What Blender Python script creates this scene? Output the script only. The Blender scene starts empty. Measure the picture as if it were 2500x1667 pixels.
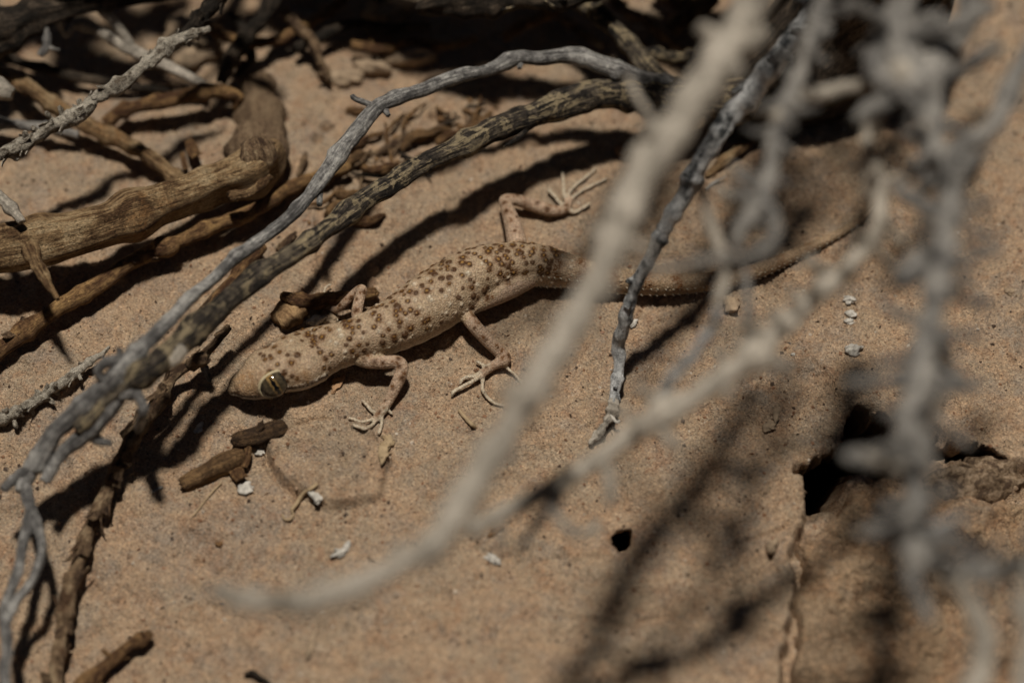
import bpy, bmesh, math, random
import numpy as np
from mathutils import Vector, Matrix, noise as mnoise
from mathutils.kdtree import KDTree

# ------------------------------------------------------------------ camera, light, exposure
# lengths below are written in centimetres and turned into metres when a mesh is made
CM = 0.01
sc = bpy.context.scene
ELEV = math.radians(56.0)          # how steeply the camera looks down
DIST = 41.7                        # cm from the lens to the sand in the middle of the frame
FPX = 100.0 / 36.0 * 2500.0        # focal length in photograph pixels
CAM = np.array([0.0, -DIST * math.cos(ELEV), DIST * math.sin(ELEV)])
AX_U = np.array([0.0, math.sin(ELEV), math.cos(ELEV)])
AX_F = np.array([0.0, math.cos(ELEV), -math.sin(ELEV)])

cam_d = bpy.data.cameras.new('camera')
cam = bpy.data.objects.new('camera', cam_d)
sc.collection.objects.link(cam)
cam.location = Vector(CAM * CM)
cam.rotation_euler = (math.pi / 2 - ELEV, 0, 0)
cam_d.lens = 100.0
cam_d.sensor_width = 36.0
cam_d.sensor_fit = 'HORIZONTAL'
cam_d.clip_start = 0.01
cam_d.clip_end = 50.0
cam_d.dof.use_dof = True
cam_d.dof.focus_distance = (DIST - 0.35) * CM
cam_d.dof.aperture_fstop = 7.5
cam_d.dof.aperture_blades = 9
sc.camera = cam

SUN_DIR = Vector((0.02, -0.11, -1.0)).normalized()      # travel direction of the light
sun_el = math.asin(-SUN_DIR.z)
sun_d = bpy.data.lights.new('sun', 'SUN')
sun_d.energy = 3.55
sun_d.angle = math.radians(4.3)
sun_d.color = (1.0, 0.955, 0.88)
sun = bpy.data.objects.new('sun', sun_d)
sc.collection.objects.link(sun)
sun.rotation_euler = SUN_DIR.to_track_quat('-Z', 'Y').to_euler()
sun.location = (0, 0, 1)

world = bpy.data.worlds.new('World')
sc.world = world
world.use_nodes = True
wn = world.node_tree
for n in list(wn.nodes):
    wn.nodes.remove(n)
wo = wn.nodes.new('ShaderNodeOutputWorld')
wb = wn.nodes.new('ShaderNodeBackground')
ws = wn.nodes.new('ShaderNodeTexSky')
ws.sky_type = 'NISHITA'
ws.sun_disc = False
ws.sun_elevation = sun_el
ws.sun_rotation = math.atan2(-SUN_DIR.x, -SUN_DIR.y)
wb.inputs['Strength'].default_value = 0.007
wn.links.new(ws.outputs['Color'], wb.inputs['Color'])
wn.links.new(wb.outputs['Background'], wo.inputs['Surface'])

sc.render.engine = 'CYCLES'
sc.view_settings.view_transform = 'Standard'
sc.view_settings.look = 'None'
sc.view_settings.exposure = 0.0
sc.view_settings.gamma = 1.0
sc.view_settings.use_curve_mapping = False
sc.cycles.use_denoising = True
sc.cycles.max_bounces = 5

random.seed(11)
rng = np.random.default_rng(11)

# ------------------------------------------------------------------ projection: pixel + height -> point
def ray(px, py):
    d = AX_F + AX_U * (-(py - 833.5) / FPX)
    d = d + np.array([(px - 1250.0) / FPX, 0, 0])
    return d

def atz(px, py, z):
    d = ray(px, py)
    return CAM + d * ((z - CAM[2]) / d[2])

def atg(px, py, h):
    z = h
    for _ in range(5):
        p = atz(px, py, z)
        z = float(ground_z(np.array([p[0]]), np.array([p[1]]))[0]) + h
    return atz(px, py, z)

def depth(p):
    return float(np.dot(np.asarray(p) - CAM, AX_F))

def rad(rpx, p):
    return rpx * depth(p) / FPX

# ------------------------------------------------------------------ numpy noise and terrain
def _hash(ix, iy, seed):
    h = (ix * 374761393 + iy * 668265263 + seed * 982451653) & 0xffffffff
    h = ((h ^ (h >> 13)) * 1274126177) & 0xffffffff
    h = h ^ (h >> 16)
    return (h & 0xffff) / 65535.0 * 2 - 1

def vnoise(x, y, seed=0):
    ix = np.floor(x).astype(np.int64); iy = np.floor(y).astype(np.int64)
    fx = x - ix; fy = y - iy
    fx = fx * fx * fx * (fx * (fx * 6 - 15) + 10); fy = fy * fy * fy * (fy * (fy * 6 - 15) + 10)
    a = _hash(ix, iy, seed); b = _hash(ix + 1, iy, seed)
    c = _hash(ix, iy + 1, seed); d = _hash(ix + 1, iy + 1, seed)
    return (a * (1 - fx) + b * fx) * (1 - fy) + (c * (1 - fx) + d * fx) * fy

def fbm(x, y, seed=0, octv=3):
    s = 0; a = 1.0; f = 1.0
    for o in range(octv):
        # turn the lattice a little each octave
        c, sn = math.cos(0.6 * o + .3), math.sin(0.6 * o + .3)
        s = s + a * vnoise((x * c - y * sn) * f + 13.1 * o, (x * sn + y * c) * f + 7.7 * o, seed + o)
        a *= .5; f *= 2.03
    return s

def sstep(a, b, x):
    t = np.clip((x - a) / (b - a), 0, 1)
    return t * t * (3 - 2 * t)

def pxpoly(pts, z=0.0):
    return np.array([atz(px, py, z)[:2] for px, py in pts])

def seg_dist(x, y, poly, closed=False):
    d = np.full(x.shape, 1e9)
    n = len(poly)
    for i in range(n if closed else n - 1):
        a = poly[i]; b = poly[(i + 1) % n]
        ab = b - a
        t = np.clip(((x - a[0]) * ab[0] + (y - a[1]) * ab[1]) / (ab @ ab + 1e-12), 0, 1)
        d = np.minimum(d, np.hypot(x - a[0] - t * ab[0], y - a[1] - t * ab[1]))
    return d

def sdist(x, y, poly):
    """signed distance, positive inside"""
    d = seg_dist(x, y, poly, True)
    ins = np.zeros(x.shape, bool)
    n = len(poly)
    for i in range(n):
        a = poly[i]; b = poly[(i + 1) % n]
        cond = (a[1] > y) != (b[1] > y)
        xi = (b[0] - a[0]) * (y - a[1]) / (b[1] - a[1] + 1e-12) + a[0]
        ins ^= cond & (x < xi)
    return np.where(ins, d, -d)

LOWER = pxpoly([(2098, 996), (2180, 1040), (2270, 1040), (2360, 1080), (2440, 1112), (2700, 1150), (2800, 2100), (1905, 2100), (1915, 1700),
                (1920, 1560), (1926, 1420), (1932, 1310), (1972, 1245), (1966, 1200), (1949, 1145), (2013, 1107), (2055, 1073), (2068, 1030)])
HOLE = pxpoly([(2098, 996), (2135, 1010), (2180, 1040), (2270, 1042), (2360, 1082), (2440, 1114), (2520, 1150), (2440, 1135), (2370, 1105), (2300, 1085), (2240, 1095),
               (2190, 1118), (2120, 1118), (2068, 1138), (2036, 1175), (2028, 1212), (1985, 1235), (1972, 1245), (1966, 1200), (1949, 1145), (2013, 1107), (2055, 1073), (2068, 1030)])
HOLE2 = pxpoly([(2283, 1318), (2318, 1330), (2350, 1326), (2392, 1336), (2398, 1362), (2340, 1366), (2300, 1342)])
SLAB = pxpoly([(650, 1082), (690, 1058), (769, 1036), (855, 1031), (905, 1050), (960, 1130), (930, 1230), (800, 1250), (735, 1205), (671, 1160), (648, 1112)])
ROCKB = pxpoly([(2070, 1160), (2200, 1130), (2230, 1250), (2190, 1400), (2020, 1480), (1975, 1300)])
GROOVES = [
    (pxpoly([(1985, 880), (2020, 920), (2045, 968), (2060, 985), (2098, 998)]), .022, .09),
    (pxpoly([(1190, 778), (1225, 777), (1265, 781)]), .018, .04),
    (pxpoly([(1350, 1493), (1426, 1514), (1503, 1518), (1529, 1531)]), .03, .07),
    (pxpoly([(1550, 1523), (1600, 1512), (1657, 1501)]), .03, .07),
    (pxpoly([(1799, 1330), (1830, 1316), (1863, 1313), (1890, 1300), (1919, 1290), (1935, 1270)]), .03, .10),
    (pxpoly([(1875, 1320), (1880, 1350), (1890, 1385)]), .035, .10),
    (pxpoly([(1206, 1175), (1230, 1160), (1256, 1153), (1275, 1165), (1282, 1183)]), .03, .06),
    (pxpoly([(1500, 955), (1535, 970), (1560, 985)]), .015, .04),
    (pxpoly([(2020, 1345), (2012, 1360), (2005, 1370)]), .02, .03),
    (pxpoly([(2030, 1575), (2010, 1590), (2003, 1610)]), .02, .03),
    (pxpoly([(2340, 1510), (2333, 1580), (2342, 1660)]), .03, .06),
    (pxpoly([(645, 1096), (654, 1125), (666, 1156), (700, 1190), (732, 1210)]), .035, .12),
    (pxpoly([(690, 1055), (730, 1043), (769, 1034), (810, 1030)]), .03, .07),
    (pxpoly([(835, 1120), (842, 1142), (848, 1150)]), .03, .07),
    (pxpoly([(1000, 620), (1010, 660), (995, 690)]), .03, .04),
    (pxpoly([(750, 1268), (780, 1282), (815, 1276)]), .015, .02),
    (pxpoly([(1480, 1200), (1440, 1230), (1400, 1300)]), .02, .02),
]
PITS = [(800, 313, .09, .25), (777, 342, .08, .2), (1062, 290, .10, .2), (1085, 300, .08, .2),
        (1180, 1180, .05, .05), (640, 1340, .05, .04), (1340, 1090, .04, .04), (2150, 1395, .05, .06), (2060, 1400, .05, .05)]
PITS = [(atz(a, b, 0)[:2], r, d) for a, b, r, d in PITS]

def pit_depth(x, y):
    jag = .06 * fbm(x / .28, y / .28, 41, 3) + .035 * fbm(x / .09, y / .09, 43, 2)
    sh = sdist(x, y, HOLE) + jag
    d = 4.2 * sstep(-.005, .05, sh) + 1.5 * sstep(.05, .4, sh)
    s2 = sdist(x, y, HOLE2) + jag * .5
    c = atz(1518, 1317, 0)
    r3 = np.hypot(x - c[0], y - c[1]) + .05 * fbm(x / .12, y / .12, 91, 3)
    return d + 2.6 * sstep(-.005, .05, s2) + 2.6 * (1 - sstep(.10, .15, r3))

def ground_z(x, y):
    z = .06 * fbm(x / 2.3, y / 2.3, 1, 3) + .058 * fbm(x / .62, y / .62, 9, 4)
    z = z + .024 * np.abs(fbm(x / .16, y / .16, 21, 2)) - .045 * sstep(.35, .75, fbm(x / .34, y / .34, 27, 3))
    z = z + .02 * fbm(x / .9 + .3 * vnoise(x, y, 4), y / .30, 63, 2) * sstep(1.5, -2.0, x + y)
    z = z - .9 * sstep(-1.6, -6.5, x) * sstep(-1.0, -6.0, y)
    # the raised flake of crust in front of the gecko's face
    sd = sdist(x, y, SLAB)
    z = z + .17 * sstep(-.02, .09, sd) * (1 - .65 * sstep(.1, .7, sd)) + .03 * sstep(.0, .3, sd) * fbm(x / .25, y / .25, 33, 2)
    # broken lower rock surface at the right
    jag = .09 * fbm(x / .32, y / .32, 41, 4)
    sl = sdist(x, y, LOWER) + jag
    inn = sstep(-.01, .07, sl)
    far = sstep(.0, 1.6, sl)
    z = z - inn * (.46 + .50 * far)
    z = z + inn * (.15 * fbm(x / .6, y / .6, 51, 4) + .17 * np.abs(fbm(x / .2, y / .2, 57, 3)) * sstep(4.6, 6.2, x))
    # crumbling lip round the hollow
    lip = sdist(x, y, HOLE)
    z = z + .05 * np.exp(-((lip + .12) / .14) ** 2) * fbm(x / .13, y / .13, 61, 3) - .10 * sstep(-.10, .02, lip) * (1 + fbm(x / .15, y / .15, 67, 2))
    rb = sdist(x, y, ROCKB)
    z = z + .42 * sstep(-.35, .55, rb)
    z = z - pit_depth(x, y)
    for poly, w, dp in GROOVES:
        d = seg_dist(x, y, poly) + .012 * fbm(x / .09, y / .09, 77, 2)
        z = z - dp * np.exp(-np.clip(d / w, -1, 8) ** 2) + .25 * dp * np.exp(-((d - 2.2 * w) / (1.6 * w)) ** 2)
    for c, r, dp in PITS:
        d = np.hypot(x - c[0], y - c[1]) + .03 * fbm(x / .1, y / .1, 91, 2)
        z = z - dp * (1 - sstep(r * .75, r * 1.05, d)) + .02 * np.exp(-((d - r * 1.35) / (.3 * r)) ** 2)
    return z

# ------------------------------------------------------------------ object helpers
COL = sc.collection
def clean(name):
    return name

def mesh_obj(name, verts, faces, mat, parent=None, origin=None, uvs=None, smooth=True, attrs=None):
    """verts in cm, world space. origin: world point (cm) used as the object's origin."""
    v = np.asarray(verts, float)
    if origin is None:
        origin = v[np.argmin(v[:, 2])] if parent is None else np.asarray(parent['_o'])
    origin = np.asarray(origin, float)
    me = bpy.data.meshes.new(name)
    me.from_pydata(((v - origin) * CM).tolist(), [], faces)
    if smooth:
        me.polygons.foreach_set('use_smooth', [True] * len(me.polygons))
    if uvs is not None:
        lay = me.uv_layers.new(name='UVMap')
        lay.data.foreach_set('uv', np.asarray(uvs, np.float32).ravel())
    if attrs:
        for k, a in attrs.items():
            at = me.attributes.new(k, 'FLOAT', 'POINT')
            at.data.foreach_set('value', np.asarray(a, np.float32))
    me.materials.append(mat)
    me.update()
    o = bpy.data.objects.new(name, me)
    COL.objects.link(o)
    if parent is not None:
        o.parent = parent
        o.location = Vector((origin - np.asarray(parent['_o'])) * CM)
    else:
        o.location = Vector(origin * CM)
    o['_o'] = origin.tolist()
    return o

def tag(o, label, cat, group=None, kind=None):
    if label: o['label'] = label
    if cat: o['category'] = cat
    if group: o['group'] = group
    if kind: o['kind'] = kind
    return o

def empty(name, loc):
    o = bpy.data.objects.new(name, None)
    o.empty_display_size = .005
    COL.objects.link(o)
    o.location = Vector(np.asarray(loc) * CM)
    o['_o'] = [float(a) for a in loc]
    return o

# ------------------------------------------------------------------ material helpers
class NT:
    def __init__(s, name):
        s.m = bpy.data.materials.new(name)
        s.m.use_nodes = True
        s.t = s.m.node_tree
        s.t.nodes.clear()
        s.out = s.t.nodes.new('ShaderNodeOutputMaterial')
        s.b = s.t.nodes.new('ShaderNodeBsdfPrincipled')
        s.t.links.new(s.b.outputs[0], s.out.inputs[0])
    def L(s, a, b): s.t.links.new(a, b)
    def set(s, inp, v):
        if hasattr(v, 'is_linked') or isinstance(v, bpy.types.NodeSocket): s.t.links.new(v, inp)
        else: inp.default_value = v
    def tc(s, which):
        return s.t.nodes.new('ShaderNodeTexCoord').outputs[which]
    def mapping(s, v, scale):
        n = s.t.nodes.new('ShaderNodeMapping'); s.L(v, n.inputs['Vector']); n.inputs['Scale'].default_value = scale
        return n.outputs[0]
    def noise(s, v, scale, detail=3, rough=.55, dist=0.0):
        n = s.t.nodes.new('ShaderNodeTexNoise'); s.L(v, n.inputs['Vector'])
        n.inputs['Scale'].default_value = scale; n.inputs['Detail'].default_value = detail
        n.inputs['Roughness'].default_value = rough; n.inputs['Distortion'].default_value = dist
        return n.outputs['Fac']
    def voro(s, v, scale, feature='F1', out='Distance'):
        n = s.t.nodes.new('ShaderNodeTexVoronoi'); n.feature = feature; s.L(v, n.inputs['Vector'])
        n.inputs['Scale'].default_value = scale
        return n.outputs[out]
    def ramp(s, f, stops, interp='LINEAR'):
        n = s.t.nodes.new('ShaderNodeValToRGB'); n.color_ramp.interpolation = interp
        e = n.color_ramp.elements
        while len(e) < len(stops): e.new(.5)
        for i, (p, c) in enumerate(stops):
            e[i].position = p
            e[i].color = (c, c, c, 1) if isinstance(c, (int, float)) else (*c, 1)
        s.L(f, n.inputs[0])
        return n.outputs[0]
    def mix(s, f, a, b, mode='MIX'):
        n = s.t.nodes.new('ShaderNodeMix'); n.data_type = 'RGBA'; n.blend_type = mode
        s.set(n.inputs[0], f)
        for sock, v in ((n.inputs[6], a), (n.inputs[7], b)):
            if isinstance(v, tuple): v = (*v, 1) if len(v) == 3 else v
            s.set(sock, v)
        return n.outputs[2]
    def math(s, op, a, b=0.0, c=0.0):
        n = s.t.nodes.new('ShaderNodeMath'); n.operation = op
        s.set(n.inputs[0], a); s.set(n.inputs[1], b); s.set(n.inputs[2], c)
        return n.outputs[0]
    def attr(s, name):
        n = s.t.nodes.new('ShaderNodeAttribute'); n.attribute_name = name
        return n.outputs['Fac']
    def bump(s, h, strength, dist, prev=None):
        n = s.t.nodes.new('ShaderNodeBump'); s.L(h, n.inputs['Height'])
        n.inputs['Strength'].default_value = strength; n.inputs['Distance'].default_value = dist
        if prev is not None: s.L(prev, n.inputs['Normal'])
        return n.outputs[0]
    def done(s, color, rough=.8, normal=None, spec=.3):
        s.set(s.b.inputs['Base Color'], color if not isinstance(color, tuple) else (*color, 1))
        s.set(s.b.inputs['Roughness'], rough)
        s.b.inputs['Specular IOR Level'].default_value = spec
        if normal is not None: s.L(normal, s.b.inputs['Normal'])
        return s.m

def mat_sand(name='sand', coarse=1.0, tint=(1, 1, 1)):
    n = NT(name)
    o = n.tc('Object')
    big = n.noise(o, 75, 5, .62, .4)
    mid = n.noise(o, 300, 5, .68, .5)
    base = n.ramp(big, [(.30, (.245, .180, .120)), (.45, (.335, .244, .157)), (.55, (.375, .255, .156)), (.68, (.265, .205, .148))])
    red = n.ramp(mid, [(.50, 0.0), (.68, 1.0)])
    base = n.mix(n.math('MULTIPLY', red, .55), base, (.30, .165, .085))
    gry = n.ramp(n.noise(o, 170, 4, .65, .4), [(.52, 0.0), (.66, 1.0)])
    base = n.mix(n.math('MULTIPLY', gry, .5), base, (.25, .205, .160))
    ltp = n.ramp(n.noise(o, 430, 4, .65, .4), [(.55, 0.0), (.7, 1.0)])
    base = n.mix(n.math('MULTIPLY', ltp, .4), base, (.46, .345, .235))
    rust = n.ramp(n.noise(o, 190, 6, .72, .8), [(.55, 0.0), (.66, 1.0)])
    base = n.mix(n.math('MULTIPLY', rust, .5), base, (.255, .135, .072))
    dusk = n.ramp(n.noise(o, 120, 6, .74, 1.0), [(.56, 0.0), (.68, 1.0)])
    base = n.mix(n.math('MULTIPLY', dusk, .5), base, (.205, .162, .122))
    # single grains
    gc = n.voro(o, 4600, 'F1', 'Color')
    gv = n.t.nodes.new('ShaderNodeSeparateColor'); n.L(gc, gv.inputs[0])
    gr = n.ramp(gv.outputs[0], [(0, .55), (.14, .76), (.5, 1.0), (.88, 1.18), (1, 1.55)])
    base = n.mix(1.0, base, gr, 'MULTIPLY')
    hue = n.ramp(gv.outputs[1], [(0, (.95, .99, 1.04)), (.5, (1, 1, 1)), (1, (1.06, .98, .92))])
    base = n.mix(.8, base, hue, 'MULTIPLY')
    sp = n.noise(o, 1900, 4, .72)
    spd = n.math('ADD', sp, n.math('MULTIPLY', n.math('SUBTRACT', mid, .5), .25))
    dark = n.ramp(spd, [(.575, 0.0), (.68, 1.0)])
    base = n.mix(n.math('MULTIPLY', dark, .66), base, (.075, .045, .026))
    gd = n.voro(o, 4600)
    base = n.mix(1.0, base, tint, 'MULTIPLY')
    b1 = n.bump(n.noise(o, 420 / coarse, 5, .7), min(1.0, .5 * coarse), .0012 * coarse)
    b1 = n.bump(n.noise(o, 1500, 4, .7), .7, .0005, b1)
    b2 = n.bump(gd, .6, .00024, b1)
    return n.done(base, .78, b2, .35)

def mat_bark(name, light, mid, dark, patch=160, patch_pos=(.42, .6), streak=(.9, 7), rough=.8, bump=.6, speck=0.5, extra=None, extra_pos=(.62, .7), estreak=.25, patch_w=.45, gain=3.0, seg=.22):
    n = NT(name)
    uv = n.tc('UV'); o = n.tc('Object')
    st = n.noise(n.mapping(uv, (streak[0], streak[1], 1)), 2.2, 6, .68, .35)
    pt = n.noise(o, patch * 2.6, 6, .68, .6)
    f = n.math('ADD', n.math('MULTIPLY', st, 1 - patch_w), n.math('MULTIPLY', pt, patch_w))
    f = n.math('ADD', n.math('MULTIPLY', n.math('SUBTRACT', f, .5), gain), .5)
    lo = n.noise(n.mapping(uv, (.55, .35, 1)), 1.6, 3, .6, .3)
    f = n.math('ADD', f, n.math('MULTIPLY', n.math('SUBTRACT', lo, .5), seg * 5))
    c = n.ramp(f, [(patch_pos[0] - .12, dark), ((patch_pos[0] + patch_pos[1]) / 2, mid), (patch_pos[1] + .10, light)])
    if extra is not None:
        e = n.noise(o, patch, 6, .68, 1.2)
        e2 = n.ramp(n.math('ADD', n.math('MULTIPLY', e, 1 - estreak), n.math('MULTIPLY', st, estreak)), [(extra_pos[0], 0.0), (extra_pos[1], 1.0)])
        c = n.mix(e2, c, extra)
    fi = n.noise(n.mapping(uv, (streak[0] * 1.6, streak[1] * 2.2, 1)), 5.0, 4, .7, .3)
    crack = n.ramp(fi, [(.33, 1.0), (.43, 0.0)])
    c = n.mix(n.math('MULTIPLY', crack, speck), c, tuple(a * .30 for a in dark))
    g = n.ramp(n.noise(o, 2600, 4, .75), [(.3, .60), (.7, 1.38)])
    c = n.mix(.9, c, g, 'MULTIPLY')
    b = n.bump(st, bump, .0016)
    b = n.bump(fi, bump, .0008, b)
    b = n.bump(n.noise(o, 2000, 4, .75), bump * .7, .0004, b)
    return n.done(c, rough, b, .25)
# ------------------------------------------------------------------ tubes (twigs, limbs)
def catmull(P, step):
    """P: (n,k) control rows; returns rows resampled by about `step` cm of arc in the first three columns"""
    P = np.asarray(P, float)
    Q = np.vstack([2 * P[0] - P[1], P, 2 * P[-1] - P[-2]])
    out = []
    for i in range(1, len(Q) - 2):
        p0, p1, p2, p3 = Q[i - 1], Q[i], Q[i + 1], Q[i + 2]
        m = max(2, int(np.linalg.norm((p2 - p1)[:3]) / step))
        for t in np.linspace(0, 1, m, endpoint=False):
            out.append(.5 * ((2 * p1) + (p2 - p0) * t + (2 * p0 - 5 * p1 + 4 * p2 - p3) * t ** 2 + (3 * p1 - p0 - 3 * p2 + p3) * t ** 3))
    out.append(Q[-2])
    return np.array(out)

def tube(C, R, n=12, seed=0, rough=.10, ridge=.08, nodes=(), wob=.12, ends=('broken', 'broken')):
    N = len(C)
    T = np.gradient(C, axis=0); T /= np.linalg.norm(T, axis=1)[:, None] + 1e-12
    s = np.concatenate([[0], np.cumsum(np.linalg.norm(np.diff(C, axis=0), axis=1))])
    Rm = float(np.mean(R))
    C = C.copy()
    C[:, 0] += wob * Rm * vnoise(s / (4 * Rm), s * 0 + 3.3, seed + 5)
    C[:, 1] += wob * Rm * vnoise(s / (4 * Rm), s * 0 + 9.1, seed + 6)
    C[:, 2] += wob * Rm * vnoise(s / (5 * Rm), s * 0 + 1.1, seed + 7)
    R = R * (1 + .6 * rough * vnoise(s / (2.5 * Rm), s * 0 + 5.5, seed))
    down = np.array([0, .6, -1.0])
    A = down - (T @ down)[:, None] * T
    A /= np.linalg.norm(A, axis=1)[:, None] + 1e-9
    B = np.cross(T, A)
    th = np.linspace(0, 2 * np.pi, n, endpoint=False)
    S, TH = np.meshgrid(s, th, indexing='ij')
    f = 1 + rough * (vnoise(S / (.9 * Rm), np.cos(TH) * 1.1 + 11, seed + 1) + vnoise(S / (.9 * Rm) + 9, np.sin(TH) * 1.1 + 23, seed + 2)) * .6
    tw = TH + S / Rm * .04
    f = f + ridge * (vnoise(S / (7 * Rm), np.cos(tw) * 2.6 + 31, seed + 3) + vnoise(S / (7 * Rm) + 4, np.sin(tw) * 2.6 + 41, seed + 4))
    for (t, amp, wd, ang) in nodes:
        d = (S - t * s[-1]) / (wd * Rm)
        asym = 1.0 if ang is None else .55 + .45 * np.cos(TH - ang)
        f = f + amp * np.exp(-d * d) * asym
    RR = R[:, None] * f
    V = C[:, None, :] + RR[..., None] * (np.cos(TH)[..., None] * A[:, None, :] + np.sin(TH)[..., None] * B[:, None, :])
    verts = V.reshape(-1, 3).tolist()
    faces, uvs = [], []
    circ = 2 * np.pi * Rm
    for i in range(N - 1):
        for j in range(n):
            k = (j + 1) % n
            faces.append((i * n + j, i * n + k, (i + 1) * n + k, (i + 1) * n + j))
            v0, v1 = j / n * circ, (j + 1) / n * circ
            uvs += [(s[i], v0), (s[i], v1), (s[i + 1], v1), (s[i + 1], v0)]
    for e, i, sg in ((ends[0], 0, -1), (ends[1], N - 1, 1)):
        base = i * n
        tip = C[i] + sg * T[i] * R[i] * (.25 if e == 'broken' else .9)
        if e == 'broken':
            ring = []
            for j in range(n):
                p = C[i] + (V[i, j] - C[i]) * .72 + sg * T[i] * R[i] * (.18 + .35 * _hash(np.int64(j), np.int64(seed), 5 + i) )
                ring.append(len(verts)); verts.append(p.tolist())
            ti = len(verts); verts.append((C[i] + sg * T[i] * R[i] * .05).tolist())
        else:
            ring = []
            for j in range(n):
                p = C[i] + (V[i, j] - C[i]) * .72 + sg * T[i] * R[i] * .55
                ring.append(len(verts)); verts.append(p.tolist())
            ti = len(verts); verts.append(tip.tolist())
        for j in range(n):
            k = (j + 1) % n
            q = (base + j, base + k, ring[k], ring[j]); t3 = (ring[j], ring[k], ti)
            if sg < 0: q = q[::-1]; t3 = t3[::-1]
            faces.append(q); faces.append(t3)
            us = s[i]
            uvs += [(us, j / n * circ), (us, (j + 1) / n * circ), (us + sg * .1, (j + 1) / n * circ), (us + sg * .1, j / n * circ)]
            uvs += [(us + sg * .1, j / n * circ), (us + sg * .1, (j + 1) / n * circ), (us + sg * .25, (j + .5) / n * circ)]
    return verts, faces, uvs

def hang(h):
    return h * .85 if h < 3.5 else 2.975 + (h - 3.5) * .72

_seed = [100]
def twig(name, label, pts, mat, cat='twig', group=None, ground=False, parent=None, n=12, rough=.14, ridge=.07, wob=.15,
         nodes=None, rand_nodes=0, flakes=0, flake_mat=None, flake_size=1.0, buds=0, ends=('broken', 'broken'), step=.5, flake_name='bark_flake', bud_size=1.0):
    _seed[0] += 17
    sd = _seed[0]
    rr = random.Random(sd)
    rows = []
    for (px, py, h, r) in pts:
        p = atg(px, py, h) if ground else atz(px, py, hang(h))
        rows.append([*p, rad(r, p)])
    rows = catmull(rows, step * max(.03, float(np.mean([q[3] for q in rows]))))
    C, R = rows[:, :3], np.maximum(rows[:, 3], .006)
    nd = list(nodes or [])
    for k in range(rand_nodes):
        nd.append(((k + rr.uniform(.2, .8)) / rand_nodes, rr.uniform(.18, .42), rr.uniform(.5, 1.0), rr.choice([None, rr.uniform(0, 6.28)])))
    v, f, uv = tube(C, R, n, sd, rough, ridge, nd, wob, ends)
    o = mesh_obj(name, v, f, mat, parent, uvs=uv)
    if parent is None:
        tag(o, label, cat, group)
    elif label:
        o['label'] = label
    o['_c'] = 0
    T = np.gradient(C, axis=0); T /= np.linalg.norm(T, axis=1)[:, None] + 1e-12
    # children cannot go below a sub-part
    host = o
    for k in range(flakes):
        i = rr.randrange(2, len(C) - 2)
        add_flake(host, C[i], T[i], R[i], rr, flake_mat or mat, flake_size, flake_name)
    for k in range(buds):
        i = rr.randrange(2, len(C) - 2)
        add_bud(host, C[i], T[i], R[i], rr, mat, sd + k, bud_size)
    del o['_c']
    return o

def perp_dir(t, rr, updown=True):
    up = np.array([0, -.5, .85])
    a = rr.uniform(-2.2, 2.2)
    u = up - (up @ t) * t; u /= np.linalg.norm(u)
    w = np.cross(t, u)
    return u * math.cos(a) + w * math.sin(a)

def plate(P0, ex, ey, nrm, L, W, curl, th, rr, nx=5, ny=4):
    """a small curled plate of bark with thickness"""
    top, bot = [], []
    jit = [[rr.uniform(-.18, .18) for _ in range(ny)] for _ in range(nx)]
    for i in range(nx):
        for j in range(ny):
            u = i / (nx - 1) - .5; v = j / (ny - 1) - .5
            wv = W * (1 - .5 * abs(u) + jit[i][j] * .8)
            p = P0 + ex * (L * (u + jit[i][j] * .12 * (abs(v) > .3))) + ey * (wv * v) + nrm * (curl * L * (u + .5) ** 2 - curl * W * .8 * (2 * v) ** 2 * .3 + jit[i][j] * th * 1.2)
            top.append(p + nrm * th); bot.append(p)
    V = top + bot
    m = nx * ny
    F = []
    for i in range(nx - 1):
        for j in range(ny - 1):
            a, b, c, d = i * ny + j, (i + 1) * ny + j, (i + 1) * ny + j + 1, i * ny + j + 1
            F.append((a, b, c, d)); F.append((m + d, m + c, m + b, m + a))
    ring = [i * ny for i in range(nx)] + [(nx - 1) * ny + j for j in range(1, ny)] + [i * ny + ny - 1 for i in range(nx - 2, -1, -1)] + [j for j in range(ny - 2, 0, -1)]
    for q in range(len(ring)):
        a, b = ring[q], ring[(q + 1) % len(ring)]
        F.append((b, a, m + a, m + b))
    uv = []
    for f in F:
        for i in f:
            k = i % m
            uv.append((k // ny / (nx - 1) * L * 2, (k % ny) / (ny - 1) * W * 2))
    return V, F, uv

def add_flake(host, c, t, r, rr, mat, size, name):
    d = perp_dir(t, rr)
    L = r * rr.uniform(1.0, 2.1) * size; W = r * rr.uniform(.7, 1.3) * size
    sg = rr.choice([-1, 1])
    ex = t * sg + d * rr.uniform(.02, .35)
    ex /= np.linalg.norm(ex)
    ey = np.cross(d, ex); ey /= np.linalg.norm(ey)
    nn = np.cross(ex, ey)
    V, F, uv = plate(c + d * r * .99, ex, ey, nn, L, W, rr.uniform(.1, .4), .012 + r * .04, rr)
    mesh_obj(name, V, F, mat, host, uvs=uv, smooth=False)

def add_bud(host, c, t, r, rr, mat, seed, size=1.0):
    d = perp_dir(t, rr)
    ax = d + t * rr.uniform(-.7, .7); ax /= np.linalg.norm(ax)
    L = r * (.6 + rr.uniform(.4, 1.6) * size)
    rows = np.array([[*(c + d * r * .6 + ax * L * q), r * k] for q, k in ((0, .55), (.45, .42), (.75, .46), (1.0, .28))])
    rows = catmull(rows, r * .25)
    v, f, uv = tube(rows[:, :3], rows[:, 3], 8, seed, .25, .1)
    mesh_obj('bud', v, f, mat, host, uvs=uv)

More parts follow.
